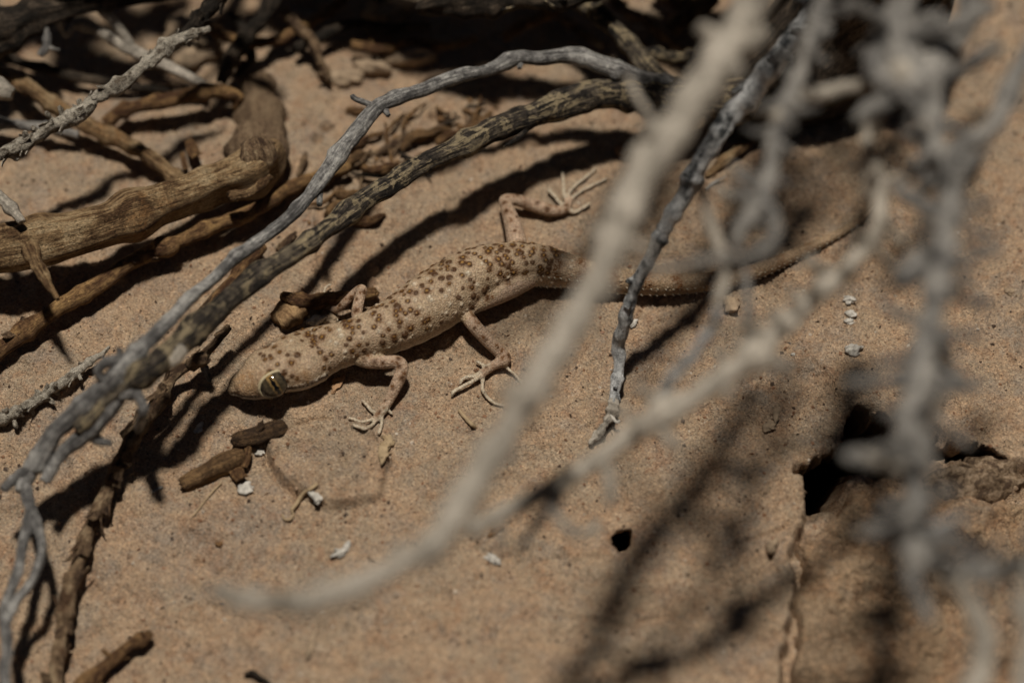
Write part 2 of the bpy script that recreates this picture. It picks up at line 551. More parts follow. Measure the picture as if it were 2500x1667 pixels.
# ------------------------------------------------------------------ the ground sheet
def build_ground():
    xs = np.concatenate([-np.geomspace(260, 9.6, 46), np.arange(-9.4, 9.41, .033), np.geomspace(9.6, 260, 46)])
    ys = np.concatenate([-np.geomspace(260, 7.9, 46), np.arange(-7.7, 9.0, .033), np.geomspace(9.2, 300, 50)])
    X, Y = np.meshgrid(xs, ys, indexing='ij')
    Z = ground_z(X, Y)
    fade = sstep(20, 60, np.hypot(X, Y))
    Z = Z * (1 - fade) + fade * 2.0 * fbm(X / 35, Y / 35, 5, 2)
    nx, ny = X.shape
    # the hollows run back under the slab behind them
    Y = Y + .55 * pit_depth(X, Y)
    V = np.stack([X, Y, Z], -1).reshape(-1, 3)
    ii, jj = np.meshgrid(np.arange(nx - 1), np.arange(ny - 1), indexing='ij')
    a = (ii * ny + jj).ravel()
    F = np.stack([a, a + ny, a + ny + 1, a + 1], -1)
    me = bpy.data.meshes.new('sand_ground')
    me.vertices.add(len(V)); me.vertices.foreach_set('co', (V * CM).astype(np.float32).ravel())
    me.loops.add(F.size); me.loops.foreach_set('vertex_index', F.astype(np.int32).ravel())
    me.polygons.add(len(F)); me.polygons.foreach_set('loop_start', np.arange(0, F.size, 4, dtype=np.int32))
    me.polygons.foreach_set('use_smooth', np.ones(len(F), bool))
    me.update(calc_edges=True)
    me.materials.append(M_SAND)
    o = bpy.data.objects.new('ground', me)
    COL.objects.link(o)
    o['kind'] = 'structure'
    o['label'] = 'reddish tan sandy ground with a broken crust and dark hollows'
    return o

def build_rock():
    """the layered lower rock right of the broken crust edge"""
    xs = np.arange(3.6, 10.6, .036); ys = np.arange(-9.5, -.4, .036)
    X, Y = np.meshgrid(xs, ys, indexing='ij')
    jag = .20 * fbm(X / .7, Y / .7, 141, 4)
    sl = sdist(X, Y, LOWER) - .05 + jag
    sh = sdist(X, Y, HOLE) + .07 + .06 * fbm(X / .2, Y / .2, 143, 3)
    s2 = sdist(X, Y, HOLE2) + .03 + .05 * fbm(X / .2, Y / .2, 145, 3)
    inside = np.minimum(sl, np.minimum(-sh, -s2))
    top = -.20 + .22 * sstep(-.4, .6, sdist(X, Y, ROCKB)) + .16 * fbm(X / .9, Y / .9, 151, 3) - .35 * sstep(5.6, 9.0, X)
    led = fbm(X / 1.3 + .4 * fbm(X / .5, Y / .5, 3, 2), Y / .62, 155, 2)
    top = top + .13 * np.round(led * 3) / 3 + .06 * led                      # broken layers
    top = top + .07 * np.abs(fbm(X / .24, Y / .24, 157, 4)) + .035 * np.abs(fbm(X / .09, Y / .09, 159, 2))
    Z = top - .9 * (1 - sstep(0, .30, inside)) ** 2
    keep = inside > -.03
    idx = -np.ones(X.shape, int); nx, ny = X.shape
    q = keep[:-1, :-1] | keep[1:, :-1] | keep[:-1, 1:] | keep[1:, 1:]
    use = np.zeros(X.shape, bool)
    use[:-1, :-1] |= q; use[1:, :-1] |= q; use[:-1, 1:] |= q; use[1:, 1:] |= q
    idx[use] = np.arange(use.sum())
    V = np.stack([X[use], Y[use], Z[use]], -1)
    a, b = np.nonzero(q)
    F = np.stack([idx[a, b], idx[a + 1, b], idx[a + 1, b + 1], idx[a, b + 1]], -1)
    o = mesh_obj('rock', V, F.tolist(), M_ROCKSAND, None, origin=np.array([6.0, -4.0, -.5]))
    tag(o, 'broad layered sandy rock below the broken crust edge in the lower right corner', 'rock')

def build_grains():
    """loose coarse grains lying on the sand: nobody could count them"""
    N = 15000
    px = rng.uniform(-150, 2650, N); py = rng.uniform(-150, 1850, N)
    P = np.array([atz(a, b, 0) for a, b in zip(px, py)])
    P[:, 2] = ground_z(P[:, 0], P[:, 1])
    ok = (P[:, 2] > -1.5) & (pit_depth(P[:, 0], P[:, 1]) < .02)
    P = P[ok]; N = len(P)
    r = .010 + .022 * rng.random(N) ** 4
    base = np.array([[1, 0, 0], [0, 1, 0], [-1, 0, 0], [0, -1, 0], [0, 0, 1], [0, 0, -1]], float)
    tri = np.array([[0, 1, 4], [1, 2, 4], [2, 3, 4], [3, 0, 4], [1, 0, 5], [2, 1, 5], [3, 2, 5], [0, 3, 5]])
    ang = rng.uniform(0, 6.28, N)
    sq = rng.uniform(.6, 1.4, (N, 3))
    B = base[None] * sq[:, None, :] + rng.uniform(-.3, .3, (N, 6, 3))
    c, s = np.cos(ang), np.sin(ang)
    X = B[..., 0] * c[:, None] - B[..., 1] * s[:, None]; Y = B[..., 0] * s[:, None] + B[..., 1] * c[:, None]
    V = np.stack([X, Y, B[..., 2]], -1) * r[:, None, None] + P[:, None, :] + np.array([0, 0, .3]) * r[:, None, None]
    F = (tri[None] + (np.arange(N) * 6)[:, None, None]).reshape(-1, 3)
    me = bpy.data.meshes.new('sand_grains')
    me.from_pydata((V.reshape(-1, 3) * CM).tolist(), [], F.tolist())
    for m in M_GRAINS: me.materials.append(m)
    mi = rng.choice(len(M_GRAINS), N, p=[.46, .22, .24, .08])
    me.polygons.foreach_set('material_index', np.repeat(mi, 8).astype(np.int32))
    o = bpy.data.objects.new('sand_grains', me)
    COL.objects.link(o)
    tag(o, 'loose coarse sand grains scattered over the ground', 'sand', None, 'stuff')

# ------------------------------------------------------------------ the gecko
SPINE = [  # px, py, centre height, half width px, half height cm
    (561, 956, .30, 9, .06), (577, 946, .33, 27, .15), (598, 938, .35, 40, .205), (621, 930, .37, 50, .25), (650, 916, .39, 57, .285), (680, 902, .41, 63, .31),
    (721, 886, .42, 76, .325), (765, 867, .42, 73, .325), (808, 850, .43, 60, .315), (862, 835, .44, 54, .34), (940, 806, .45, 61, .38),
    (1005, 772, .46, 71, .42), (1066, 733, .47, 76, .44), (1146, 684, .46, 71, .43), (1217, 657, .44, 59, .40), (1297, 648, .40, 50, .35),
    (1345, 655, .36, 46, .32), (1393, 664, .32, 38, .28), (1460, 678, .27, 33, .235), (1550, 690, .23, 29, .20), (1650, 694, .20, 25, .17),
    (1740, 687, .17, 22, .145), (1830, 667, .15, 19, .125), (1900, 640, .13, 17, .11), (1980, 604, .11, 14, .09), (2056, 567, .09, 11, .07),
    (2115, 523, .07, 8, .05), (2152, 486, .05, 4, .03)]
LEGS = {
    'LF': [(868, 872, .42, 22), (900, 882, .43, 22), (940, 884, .43, 21), (972, 884, .42, 20), (982, 898, .40, 20), (974, 925, .32, 20), (960, 955, .22, 18), (945, 985, .13, 15), (928, 1010, .07, 14), (915, 1022, .06, 10)],
    'LH': [(1300, 672, .40, 34), (1240, 703, .42, 36), (1185, 730, .42, 31), (1143, 752, .42, 25), (1140, 770, .42, 23), (1158, 795, .36, 22), (1190, 830, .26, 21), (1222, 862, .17, 20), (1234, 878, .13, 18), (1205, 892, .11, 15), (1172, 915, .07, 13)],
    'RH': [(1268, 640, .38, 30), (1263, 600, .38, 31), (1252, 550, .34, 27), (1236, 503, .30, 20), (1233, 489, .30, 18), (1256, 488, .27, 18), (1300, 500, .21, 21), (1345, 514, .14, 19), (1378, 512, .08, 14), (1388, 498, .06, 13)],
    'RF': [(890, 806, .42, 20), (872, 770, .44, 18), (877, 732, .48, 17), (884, 707, .50, 16), (868, 714, .46, 14), (846, 735, .34, 13), (822, 756, .18, 11), (803, 748, .08, 11)]}
TOES = [
    [(925, 1012, .06, 8), (908, 1003, .06, 7), (895, 988, .07, 6.5), (884, 977, .07, 6)],
    [(922, 1016, .06, 8), (905, 1025, .06, 7), (882, 1030, .07, 6.5), (866, 1024, .06, 6.5), (853, 1021, .05, 7)],
    [(925, 1018, .06, 8), (908, 1038, .06, 7), (893, 1046, .06, 6.5), (876, 1042, .06, 7), (862, 1037, .05, 6.5)],
    [(930, 1012, .07, 9), (932, 1030, .06, 7), (929, 1046, .05, 6.5), (925, 1058, .05, 7)],
    [(934, 1000, .09, 8), (948, 1002, .06, 6), (957, 1010, .05, 6)],
    [(1196, 895, .10, 8), (1182, 893, .10, 7), (1172, 887, .10, 6.5), (1165, 883, .09, 7)],
    [(1180, 910, .08, 9), (1160, 917, .09, 8), (1140, 921, .09, 7.5), (1128, 927, .07, 7.5), (1124, 937, .05, 6)],
    [(1176, 916, .08, 9), (1155, 930, .10, 7.5), (1128, 944, .11, 7.5), (1108, 956, .09, 7.5), (1103, 967, .05, 6)],
    [(1180, 912, .08, 9), (1178, 935, .07, 7.5), (1178, 952, .06, 7), (1190, 970, .05, 7), (1208, 984, .05, 6), (1228, 990, .04, 5)],
    [(1232, 888, .12, 9), (1240, 900, .10, 6.5), (1256, 914, .07, 5.5), (1275, 936, .05, 4.5)],
    [(1384, 502, .06, 9), (1368, 497, .08, 8), (1356, 482, .10, 7), (1340, 465, .09, 8)],
    [(1386, 496, .06, 9), (1377, 476, .07, 7), (1376, 450, .08, 6), (1373, 422, .08, 6)],
    [(1388, 492, .06, 9), (1390, 470, .06, 6.5), (1408, 450, .06, 6), (1434, 430, .06, 6), (1454, 412, .06, 6)],
    [(1390, 496, .06, 9), (1400, 482, .05, 6), (1420, 466, .05, 5.5), (1448, 452, .06, 5.5), (1481, 437, .05, 5.5)],
    [(1384, 512, .07, 10), (1402, 518, .06, 7.5), (1420, 510, .06, 7), (1438, 498, .06, 7)],
    [(805, 748, .08, 8), (793, 738, .10, 6.5), (780, 727, .12, 6.5), (768, 718, .12, 6.5)],
    [(806, 744, .08, 8), (797, 728, .10, 6), (792, 712, .12, 5.5), (797, 700, .12, 5.5), (807, 695, .10, 5)],
    [(815, 754, .10, 7), (822, 768, .07, 5.5), (824, 783, .05, 5)],
    [(803, 750, .08, 8), (786, 746, .07, 6), (768, 740, .06, 5.5), (752, 741, .05, 5)],
]

def cap_tube(rows, n=14, step=.02):
    """closed limb of round section: rows px,py,h,r"""
    pts = []
    for (px, py, h, r) in rows:
        p = atg(px, py, h)
        pts.append([*p, rad(r * .81, p)])
    S = catmull(pts, step)
    C, R = S[:, :3], np.maximum(S[:, 3], .012)
    T = np.gradient(C, axis=0); T /= np.linalg.norm(T, axis=1)[:, None] + 1e-12
    V, F = [], []
    a = np.array([.13, .22, .97])
    rings = [(C[0] - T[0] * R[0] * .8, T[0], R[0] * .55)] + [(C[i], T[i], R[i]) for i in range(len(C))] + [(C[-1] + T[-1] * R[-1] * .7, T[-1], R[-1] * .6)]
    for c, t, r in rings:
        u = a - (a @ t) * t
        if np.linalg.norm(u) < .1: u = np.array([1.0, 0, 0]) - t[0] * t
        u /= np.linalg.norm(u); w = np.cross(t, u)
        for j in range(n):
            th = 2 * np.pi * j / n
            V.append(c + r * (math.cos(th) * u + math.sin(th) * w))
    for i in range(len(rings) - 1):
        for j in range(n):
            k = (j + 1) % n
            F.append((i * n + j, i * n + k, (i + 1) * n + k, (i + 1) * n + j))
    b = len(V); V.append(rings[0][0] - T[0] * R[0] * .2); V.append(rings[-1][0] + T[-1] * R[-1] * .3)
    m = (len(rings) - 1) * n
    for j in range(n):
        k = (j + 1) % n
        F.append((b, k, j)); F.append((b + 1, m + j, m + k))
    return V, F, C, R

def ellipsoid(c, axes, n=20, m=12):
    V, F = [], []
    ex, ey, ez = axes
    for i in range(1, m):
        ph = math.pi * i / m
        for j in range(n):
            th = 2 * math.pi * j / n
            V.append(c + ex * math.sin(ph) * math.cos(th) + ey * math.sin(ph) * math.sin(th) + ez * math.cos(ph))
    for i in range(m - 2):
        for j in range(n):
            k = (j + 1) % n
            F.append((i * n + j, (i + 1) * n + j, (i + 1) * n + k, i * n + k))
    t = len(V); V.append(c + ez); V.append(c - ez)
    for j in range(n):
        k = (j + 1) % n
        F.append((t, j, k)); F.append((t + 1, (m - 2) * n + k, (m - 2) * n + j))
    return V, F

def build_gecko():
    rows = []
    for (px, py, h, a, b) in SPINE:
        p = atg(px, py, h)
        rows.append([*p, rad(a, p), b])
    S = catmull(rows, .03)
    C, A, B = S[:, :3], np.maximum(S[:, 3], .012), np.maximum(S[:, 4], .012)
    T = np.gradient(C, axis=0); T /= np.linalg.norm(T, axis=1)[:, None]
    Z = np.array([0, 0, 1.0])
    SIDE = np.cross(T, Z); SIDE /= np.linalg.norm(SIDE, axis=1)[:, None]
    if SIDE[0][1] > 0: SIDE = -SIDE             # SIDE points to the camera: the animal's left
    UP = np.cross(SIDE, T)
    UP *= np.sign(UP[:, 2])[:, None]
    arc = np.concatenate([[0], np.cumsum(np.linalg.norm(np.diff(C, axis=0), axis=1))])
    allV, allF = [], []
    def add(V, F):
        o = len(allV)
        allV.extend([tuple(map(float, v)) for v in V]); allF.extend([tuple(i + o for i in f) for f in F])
    # trunk, head and tail
    n = 40
    V, F = [], []
    for i in range(len(C)):
        for j in range(n):
            th = 2 * math.pi * j / n
            cx, sz = math.cos(th), math.sin(th)
            ex = abs(cx) ** .86 * math.copysign(1, cx)
            ez = abs(sz) ** .92 * math.copysign(1, sz) * (1.0 if sz > 0 else .86)
            V.append(C[i] + A[i] * ex * SIDE[i] + B[i] * ez * UP[i])
    N = len(C)
    for i in range(N - 1):
        for j in range(n):
            k = (j + 1) % n
            F.append((i * n + j, (i + 1) * n + j, (i + 1) * n + k, i * n + k))
    t = len(V); V.append(C[0] - T[0] * .03); V.append(C[-1] + T[-1] * .03)
    for j in range(n):
        k = (j + 1) % n
        F.append((t, j, k)); F.append((t + 1, (N - 1) * n + k, (N - 1) * n + j))
    add(V, F)
    legs = {}
    for k, r in LEGS.items():
        V, F, c, rr_ = cap_tube(r); add(V, F); legs[k] = (c, rr_)
    toes = []
    for r in TOES:
        V, F, c, rr_ = cap_tube([(a, b, h, q * .9) for a, b, h, q in r], 10, .015); add(V, F); toes.append((c, rr_))
    # eye sockets
    def near(px, py, z):
        p = atg(px, py, z)
        return int(np.argmin(np.linalg.norm(C - p, axis=1)))
    ie = near(681, 902, .5)
    Nl = SIDE[ie] * .86 - T[ie] * .02 + Z * .50; Nl /= np.linalg.norm(Nl)
    if np.dot(T[ie], C[-1] - C[0]) < 0: pass
    # where the line of sight meets the side of the head
    Pl = atg(671, 941, .60)
    for zz in np.linspace(.95, .25, 141):
        q = atg(671, 941, zz); rq = q - C
        ii = int(np.argmin((rq ** 2).sum(1)))
        if (abs(rq[ii] @ SIDE[ii]) / A[ii]) ** 2.2 + (abs(rq[ii] @ UP[ii]) / B[ii]) ** 2.2 < 1:
            Pl = q; break
    EyeL = Pl - Nl * .130
    rel = EyeL - C[ie]
    mir = lambda v: v - 2 * np.dot(v, SIDE[ie]) * SIDE[ie]
    Nr = mir(Nl); Nr = Nr - Z * Nr[2] * .75; Nr /= np.linalg.norm(Nr)
    EyeR = C[ie] + mir(rel) - Nr * .16 - Z * .12
    add(*ellipsoid(C[ie] + mir(rel) - mir(Nl) * .02 + Z * .02, (T[ie] * .30, mir(Nl) * .185, np.cross(T[ie], mir(Nl)) * .2), 20, 12))
    for e, nn in ((EyeL, Nl), (EyeR, Nr)):
        ez = nn * .19; ex = T[ie] * .30; ey = np.cross(nn, T[ie]); ey = ey / np.linalg.norm(ey) * .24
        add(*ellipsoid(e - nn * .005, (ex, ey, ez)))
    # brow knobs behind the far eye, jaw muscles
    for (px, py, z, r) in ((612, 874, .60, .05),):
        p = atg(px, py + 8, z - .09); add(*ellipsoid(p, (np.array([r, 0, 0]), np.array([0, r, 0]), np.array([0, 0, r])), 10, 6))
    me = bpy.data.meshes.new('gecko_raw'); me.from_pydata(allV, [], allF); me.update()
    ob = bpy.data.objects.new('gecko_raw', me); COL.objects.link(ob)
    md = ob.modifiers.new('r', 'REMESH'); md.mode = 'VOXEL'; md.voxel_size = .0165; md.use_smooth_shade = True
    sm = ob.modifiers.new('s', 'SMOOTH'); sm.factor = .5; sm.iterations = 5
    dg = bpy.context.evaluated_depsgraph_get(); dg.update()
    m2 = bpy.data.meshes.new_from_object(ob.evaluated_get(dg))
    bpy.data.objects.remove(ob); bpy.data.meshes.remove(me)
    nv = len(m2.vertices)
    V = np.empty(nv * 3, np.float32); m2.vertices.foreach_get('co', V); V = V.reshape(-1, 3).astype(float)
    NR = np.empty(nv * 3, np.float32); m2.vertices.foreach_get('normal', NR); NR = NR.reshape(-1, 3).astype(float)
    print('gecko verts', nv)
    # ---- body coordinates
    kd = KDTree(len(C))
    for i, c in enumerate(C): kd.insert(c, i)
    kd.balance()
    idx = np.array([kd.find(v)[1] for v in V])
    rel = V - C[idx]
    u = np.einsum('ij,ij->i', rel, SIDE[idx]) / A[idx]; w = np.einsum('ij,ij->i', rel, UP[idx]) / B[idx]
    s = arc[idx]
    onbody = (np.hypot(u, w) < 1.22)
    s_eye = arc[ie]; s_neck = arc[near(808, 850, .46)]; s_vent = arc[near(1345, 655, .36)]; s_sh = arc[near(862, 835, .44)]
    # ---- tubercles in rows along the back
    tub = []   # pos, radius, kind (0 dark ring, 1 pale), phase, tangent, side
    ss = s_eye - .12
    row = 0
    while ss < arc[-1] * .80:
        i = int(np.searchsorted(arc, ss)); i = min(i, N - 1)
        tail = ss > s_vent + .1
        head = ss < s_neck
        m = 14 if not tail else 8
        if ss > s_vent + 1.2: m = 6
        for q in range(m):
            th = math.radians(-2 + (184.0 / (m - 1)) * (q + (.5 if row % 2 else 0)) + random.uniform(-5, 5))
            jj = min(N - 1, max(0, i + random.randint(-2, 2)))
            p = C[jj] + A[jj] * math.cos(th) * SIDE[jj] + B[jj] * math.sin(th) * UP[jj]
            flank = math.sin(th) < .42
            lump = float(vnoise(np.array([p[0] / .42]), np.array([p[1] / .42]), 8)[0])
            dark = (random.random() < (.72 + .5 * lump) * (.40 if flank else 1)) if not tail else False
            if head: dark = random.random() < .82 and math.sin(th) > .15
            r = random.choice((.029, .033, .036, .040, .047)) * random.uniform(.9, 1.1) * (.92 if head else 1.0)
            if flank: r *= .82
            if tail: r *= .8
            if flank and math.sin(th) < .06: continue
            if head and random.random() < .22: continue
            tub.append((p, r, 0 if dark else 1, random.uniform(0, 6.28), T[jj], SIDE[jj], random.random()))
        ss += (.150 if not head else .115) * (1.0 if not tail else 1.0)
        row += 1
    kt = KDTree(len(tub))
    for i, t_ in enumerate(tub): kt.insert(t_[0], i)
    kt.balance()
    dk = np.zeros(nv); oc = np.zeros(nv); pl = np.zeros(nv); blot = np.zeros(nv); disp = np.zeros(nv)
    for vi in np.nonzero(onbody & (w > -.35))[0]:
        v = V[vi]
        for (co, ti, d) in kt.find_n(v, 2):
            p, r, kind, ph, tt, sd, rnd = tub[ti]
            q = d / r
            if q < 1.15:
                h = max(0.0, 1 - q * q)
                disp[vi] = max(disp[vi], (.020 if kind == 0 else .026) * r / .05 * h ** 1.2)
            if kind == 0:
                dv = v - p
                an = math.atan2(dv @ sd, dv @ tt)
                lob = .42 + .58 * max(0.0, math.cos(an - ph)) ** .7 + .45 * max(0.0, math.cos(an - ph - 2.8)) ** 2
                ring = math.exp(-((q - .80) / .36) ** 2) * min(1.0, lob * 1.25)
                if rnd < .28: ring = max(ring, math.exp(-(q / .9) ** 2) * .85)     # wholly dark knobs
                dk[vi] = max(dk[vi], ring)
                if rnd >= .28: oc[vi] = max(oc[vi], math.exp(-(q / .62) ** 4))
                if rnd > .62: blot[vi] = max(blot[vi], 1.0 * math.exp(-(q / 2.0) ** 2))
                else: blot[vi] = max(blot[vi], .35 * math.exp(-(q / 1.5) ** 2))
            else:
                pl[vi] = max(pl[vi], math.exp(-(q / .75) ** 2) * (.75 if rnd < .7 else .35))
    # ---- dark cross bars on the tail
    st = s - s_vent
    bar = np.zeros(nv)
    for c0 in (.10, .46, .92, 1.40, 1.9, 2.42, 2.95, 3.5, 4.05):
        bar = np.maximum(bar, np.exp(-((st - c0 - .05 * vnoise(u * 3, s * 2, 3)) / .085) ** 4) * (1.0 if c0 < 2.2 else .55))
    bar *= onbody * (w > -.05) * sstep(-.05, .45, w)
    blot = np.maximum(blot, bar * .95)
    # scattered flecks on snout, cheeks and legs
    flecks = []
    for (px, py, z, r, k) in ((606, 935, .62, .04, .9), (618, 925, .66, .045, .7), (640, 914, .74, .05, .6), (655, 905, .78, .05, .5), (588, 940, .56, .04, .6), (740, 925, .62, .07, .8), (715, 915, .7, .06, .7),
                              (760, 930, .55, .05, .6), (800, 905, .5, .04, .7), (625, 962, .42, .02, .9), (637, 965, .42, .02, .9), (612, 966, .42, .02, .8), (650, 962, .42, .025, .8)):
        flecks.append((atg(px, py, z - .09), r, k))
    for k, (c, r) in legs.items():
        for i in range(4, len(c) - 1, 4):
            if random.random() < .95:
                d = np.array([random.uniform(-.9, .9), random.uniform(-.9, .4), 1.0]); d /= np.linalg.norm(d)
                flecks.append((c[i] + d * r[i], random.uniform(.030, .065), random.uniform(.8, 1.3)))
    kf = KDTree(len(flecks))
    for i, f in enumerate(flecks): kf.insert(f[0], i)
    kf.balance()
    for vi in range(nv):
        for (co, fi, d) in kf.find_n(V[vi], 2):
            r, k = flecks[fi][1], flecks[fi][2]
            if d < 2.2 * r:
                blot[vi] = max(blot[vi], k * math.exp(-(d / r) ** 2))
                if fi % 2: dk[vi] = max(dk[vi], .85 * math.exp(-(d / (.62 * r)) ** 2))
    # ---- pale belly, lips and toes; orange snout
    belly = onbody * sstep(.05, -.45, w)
    pts_t, kinds = [], []
    for c, r in toes:
        for q in c[len(c) // 4:]: pts_t.append(q)
    k3 = KDTree(len(pts_t))
    for i, q in enumerate(pts_t): k3.insert(q, i)
    k3.balance()
    dt = np.array([k3.find(v)[2] for v in V])
    toe = sstep(.11, .05, dt)
    snp = atg(610, 936, .51)
    dsn = np.linalg.norm((V - snp) * np.array([1, 1, .6]), axis=1)
    snout = np.exp(-(dsn / .17) ** 2) * (w > -.2) + .35 * np.exp(-((V - atg(585, 930, .46)) ** 2).sum(1) / .02)
    cheek = np.exp(-(np.linalg.norm(V - atg(738, 918, .58), axis=1) / .13) ** 2)
    snout = np.clip(snout + cheek * .8, 0, 1)
    leg_m = np.clip(1.0 - onbody.astype(float), 0, 1)
    # ---- mouth line and ear
    lip = []
    for i in range(N):
        if arc[i] < s_neck - .38:
            for sgn in (1, -1):
                th = math.radians(9 - 7 * (arc[i] / s_neck))
                lip.append(C[i] + sgn * A[i] * math.cos(th) * SIDE[i] + B[i] * math.sin(th) * UP[i])
    lip.append(C[0] - T[0] * .02 - UP[0] * .01)
    k4 = KDTree(len(lip))
    for i, q in enumerate(lip): k4.insert(q, i)
    k4.balance()
    dl = np.array([k4.find(v)[2] for v in V])
    groove = np.exp(-(dl / .019) ** 2) * (s < s_neck)
    lipz = np.exp(-((dl - .035) / .040) ** 2) * (s < s_neck) * (w < .28)
    belly = np.maximum(belly, lipz * .9)
    disp = disp - .020 * groove + .010 * lipz
    ear = atg(797, 921, .36)
    de = np.linalg.norm((V - ear) * np.array([1.5, .7, .7]), axis=1)
    disp = disp - .04 * np.exp(-(de / .035) ** 2)
    dk = np.maximum(dk, .8 * np.exp(-(de / .035) ** 2))
    dk = np.maximum(dk, groove * .9)
    # skin folds by the neck and the armpit
    disp = disp + .004 * onbody * (w < .35) * np.sin(s / .035 + 2 * vnoise(s * 3, u * 3, 4)) * sstep(.5, -.1, w) * (s > s_neck - .1) * (s < s_vent)
    V = V + NR * disp[:, None]
    # ---- pointed scales along both edges of the tail and hips (still the same body mesh)
    polys = np.empty(len(m2.loops), np.int32); m2.loops.foreach_get('vertex_index', polys)
    F = [tuple(p.vertices) for p in m2.polygons]
    V = V.tolist()
    extra_pale = []
    ss = s_vent - .28
    while ss < arc[-1] - .5:
        i = min(N - 1, int(np.searchsorted(arc, ss)))
        for sgn in (1, -1):
            for th, k in ((-14, 1.0), (24, .75)):
                th = math.radians(th)
                p = C[i] + sgn * A[i] * .96 * math.cos(th) * SIDE[i] + B[i] * math.sin(th) * UP[i]
                d = sgn * math.cos(th) * SIDE[i] + .25 * math.sin(th) * UP[i] + .75 * T[i] * (1 if T[i] @ (C[-1] - C[i - 1]) > 0 else -1)
                d /= np.linalg.norm(d)
                L = .075 * k * (A[i] / .25) ** .5; r = .026 * k * (A[i] / .25) ** .4
                x = np.cross(d, Z); x /= np.linalg.norm(x); y = np.cross(d, x)
                b = len(V)
                for a_ in range(5):
                    V.append((p + r * (math.cos(a_ * 1.2566) * x + math.sin(a_ * 1.2566) * y)).tolist())
                V.append((p + d * L).tolist())
                for a_ in range(5): F.append((b + a_, b + (a_ + 1) % 5, b + 5))
                extra_pale += [.55] * 5 + [1.0]
        ss += .115
    ne = len(extra_pale)
    z0 = np.zeros(ne)
    attrs = {'dk': np.concatenate([dk, z0]), 'oc': np.concatenate([oc, z0]), 'pl': np.concatenate([pl, extra_pale]), 'blot': np.concatenate([blot, z0]),
             'belly': np.concatenate([belly, z0]), 'toe': np.concatenate([toe, z0]), 'tail': np.concatenate([sstep(.1, 1.6, s - s_vent) * onbody, z0]), 'snout': np.concatenate([snout, z0]), 'leg': np.concatenate([leg_m, z0])}
    base = C[near(1066, 733, .47)].copy(); base[2] = 0
    root = empty('gecko', base)
    tag(root, 'pale tan gecko with dark brown spots crawling on the sand', 'gecko')
    mesh_obj('body', V, F, M_SKIN, root, attrs=attrs)
    bpy.data.meshes.remove(m2)
    # ---- eyes
    for e, nn, fl in ((EyeL, Nl, 1), (EyeR, Nr, -1)):
        ctr = e + nn * .022
        R = .222
        tz = nn; ty = Z - (Z @ nn) * nn; ty /= np.linalg.norm(ty)
        # slit leans with the head
        lean = -T[ie] if T[ie][0] > 0 else T[ie]
        ty = ty + .30 * lean; ty -= (ty @ tz) * tz; ty /= np.linalg.norm(ty)
        tx = np.cross(ty, tz)
        V_, F_ = ellipsoid(ctr, (tx * R * 1.08, ty * R, tz * R), 40, 24)
        eye = mesh_obj('eye', V_, F_, M_IRIS, root, origin=ctr,
                       attrs={'ex': [float((v - ctr) @ tx) / R for v in V_], 'ey': [float((v - ctr) @ ty) / R for v in V_], 'ez': [float((v - ctr) @ tz) / R for v in V_]})
        # slit pupil with scalloped rim, lying on the eyeball
        K = 36
        pv, pf = [], []
        for k in range(K + 1):
            y = -.80 + 1.60 * k / K
            hw = .125 * (1 - (abs(y) / .82) ** 2.2) ** .6 if abs(y) < .82 else 0
            hw *= 1 + .28 * math.cos(y * 15.0)
            hw = max(.008, hw)
            for x in (-hw, 0, hw):
                zz = math.sqrt(max(0.0, 1 - x * x - y * y))
                q = np.array([x, y, zz]); q /= np.linalg.norm(q)
                pv.append(ctr + (tx * q[0] * 1.08 + ty * q[1] + tz * q[2]) * (R + .0022))
        for k in range(K):
            for j in range(2):
                a = k * 3 + j
                pf.append((a, a + 1, a + 4, a + 3))
        mesh_obj('pupil', pv, pf, M_PUPIL, eye)
        # eyelid: a pale fleshy rim
        rows_ = []
        M = 56
        for k in range(M):
            th = 2 * math.pi * k / M
            x, y = math.cos(th) * 1.0, math.sin(th) * .80
            x *= 1 + .06 * math.cos(th)
            rr_ = R * 1.02
            zz = math.sqrt(max(.02, 1.06 - .80 * (x * x + y * y * 1.25)))
            th_r = .013 + .014 * max(0, math.sin(th)) + .006 * max(0, -math.cos(th) * (1 if tx[0] > 0 else -1) * 1)
            rows_.append((ctr + tx * x * rr_ * 1.02 + ty * y * rr_ + tz * zz * rr_ * .55, th_r))
        ev, ef = [], []
        for k in range(M):
            c0, r0 = rows_[k]; tn = rows_[(k + 1) % M][0] - rows_[k - 1][0]; tn /= np.linalg.norm(tn)
            o1 = c0 - ctr; o1 -= (o1 @ tn) * tn; o1 /= np.linalg.norm(o1); o2 = np.cross(tn, o1)
            for j in range(8):
                a = 2 * math.pi * j / 8
                rj = r0 * (1 + .10 * math.sin(k * 2.4) * (j in (7, 0, 1)))
                ev.append(c0 + rj * (1.25 * math.cos(a) * o1 + math.sin(a) * o2))
        for k in range(M):
            for j in range(8):
                k2, j2 = (k + 1) % M, (j + 1) % 8
                ef.append((k * 8 + j, k2 * 8 + j, k2 * 8 + j2, k * 8 + j2))
        mesh_obj('eyelid', ev, ef, M_LID, root)
    return root

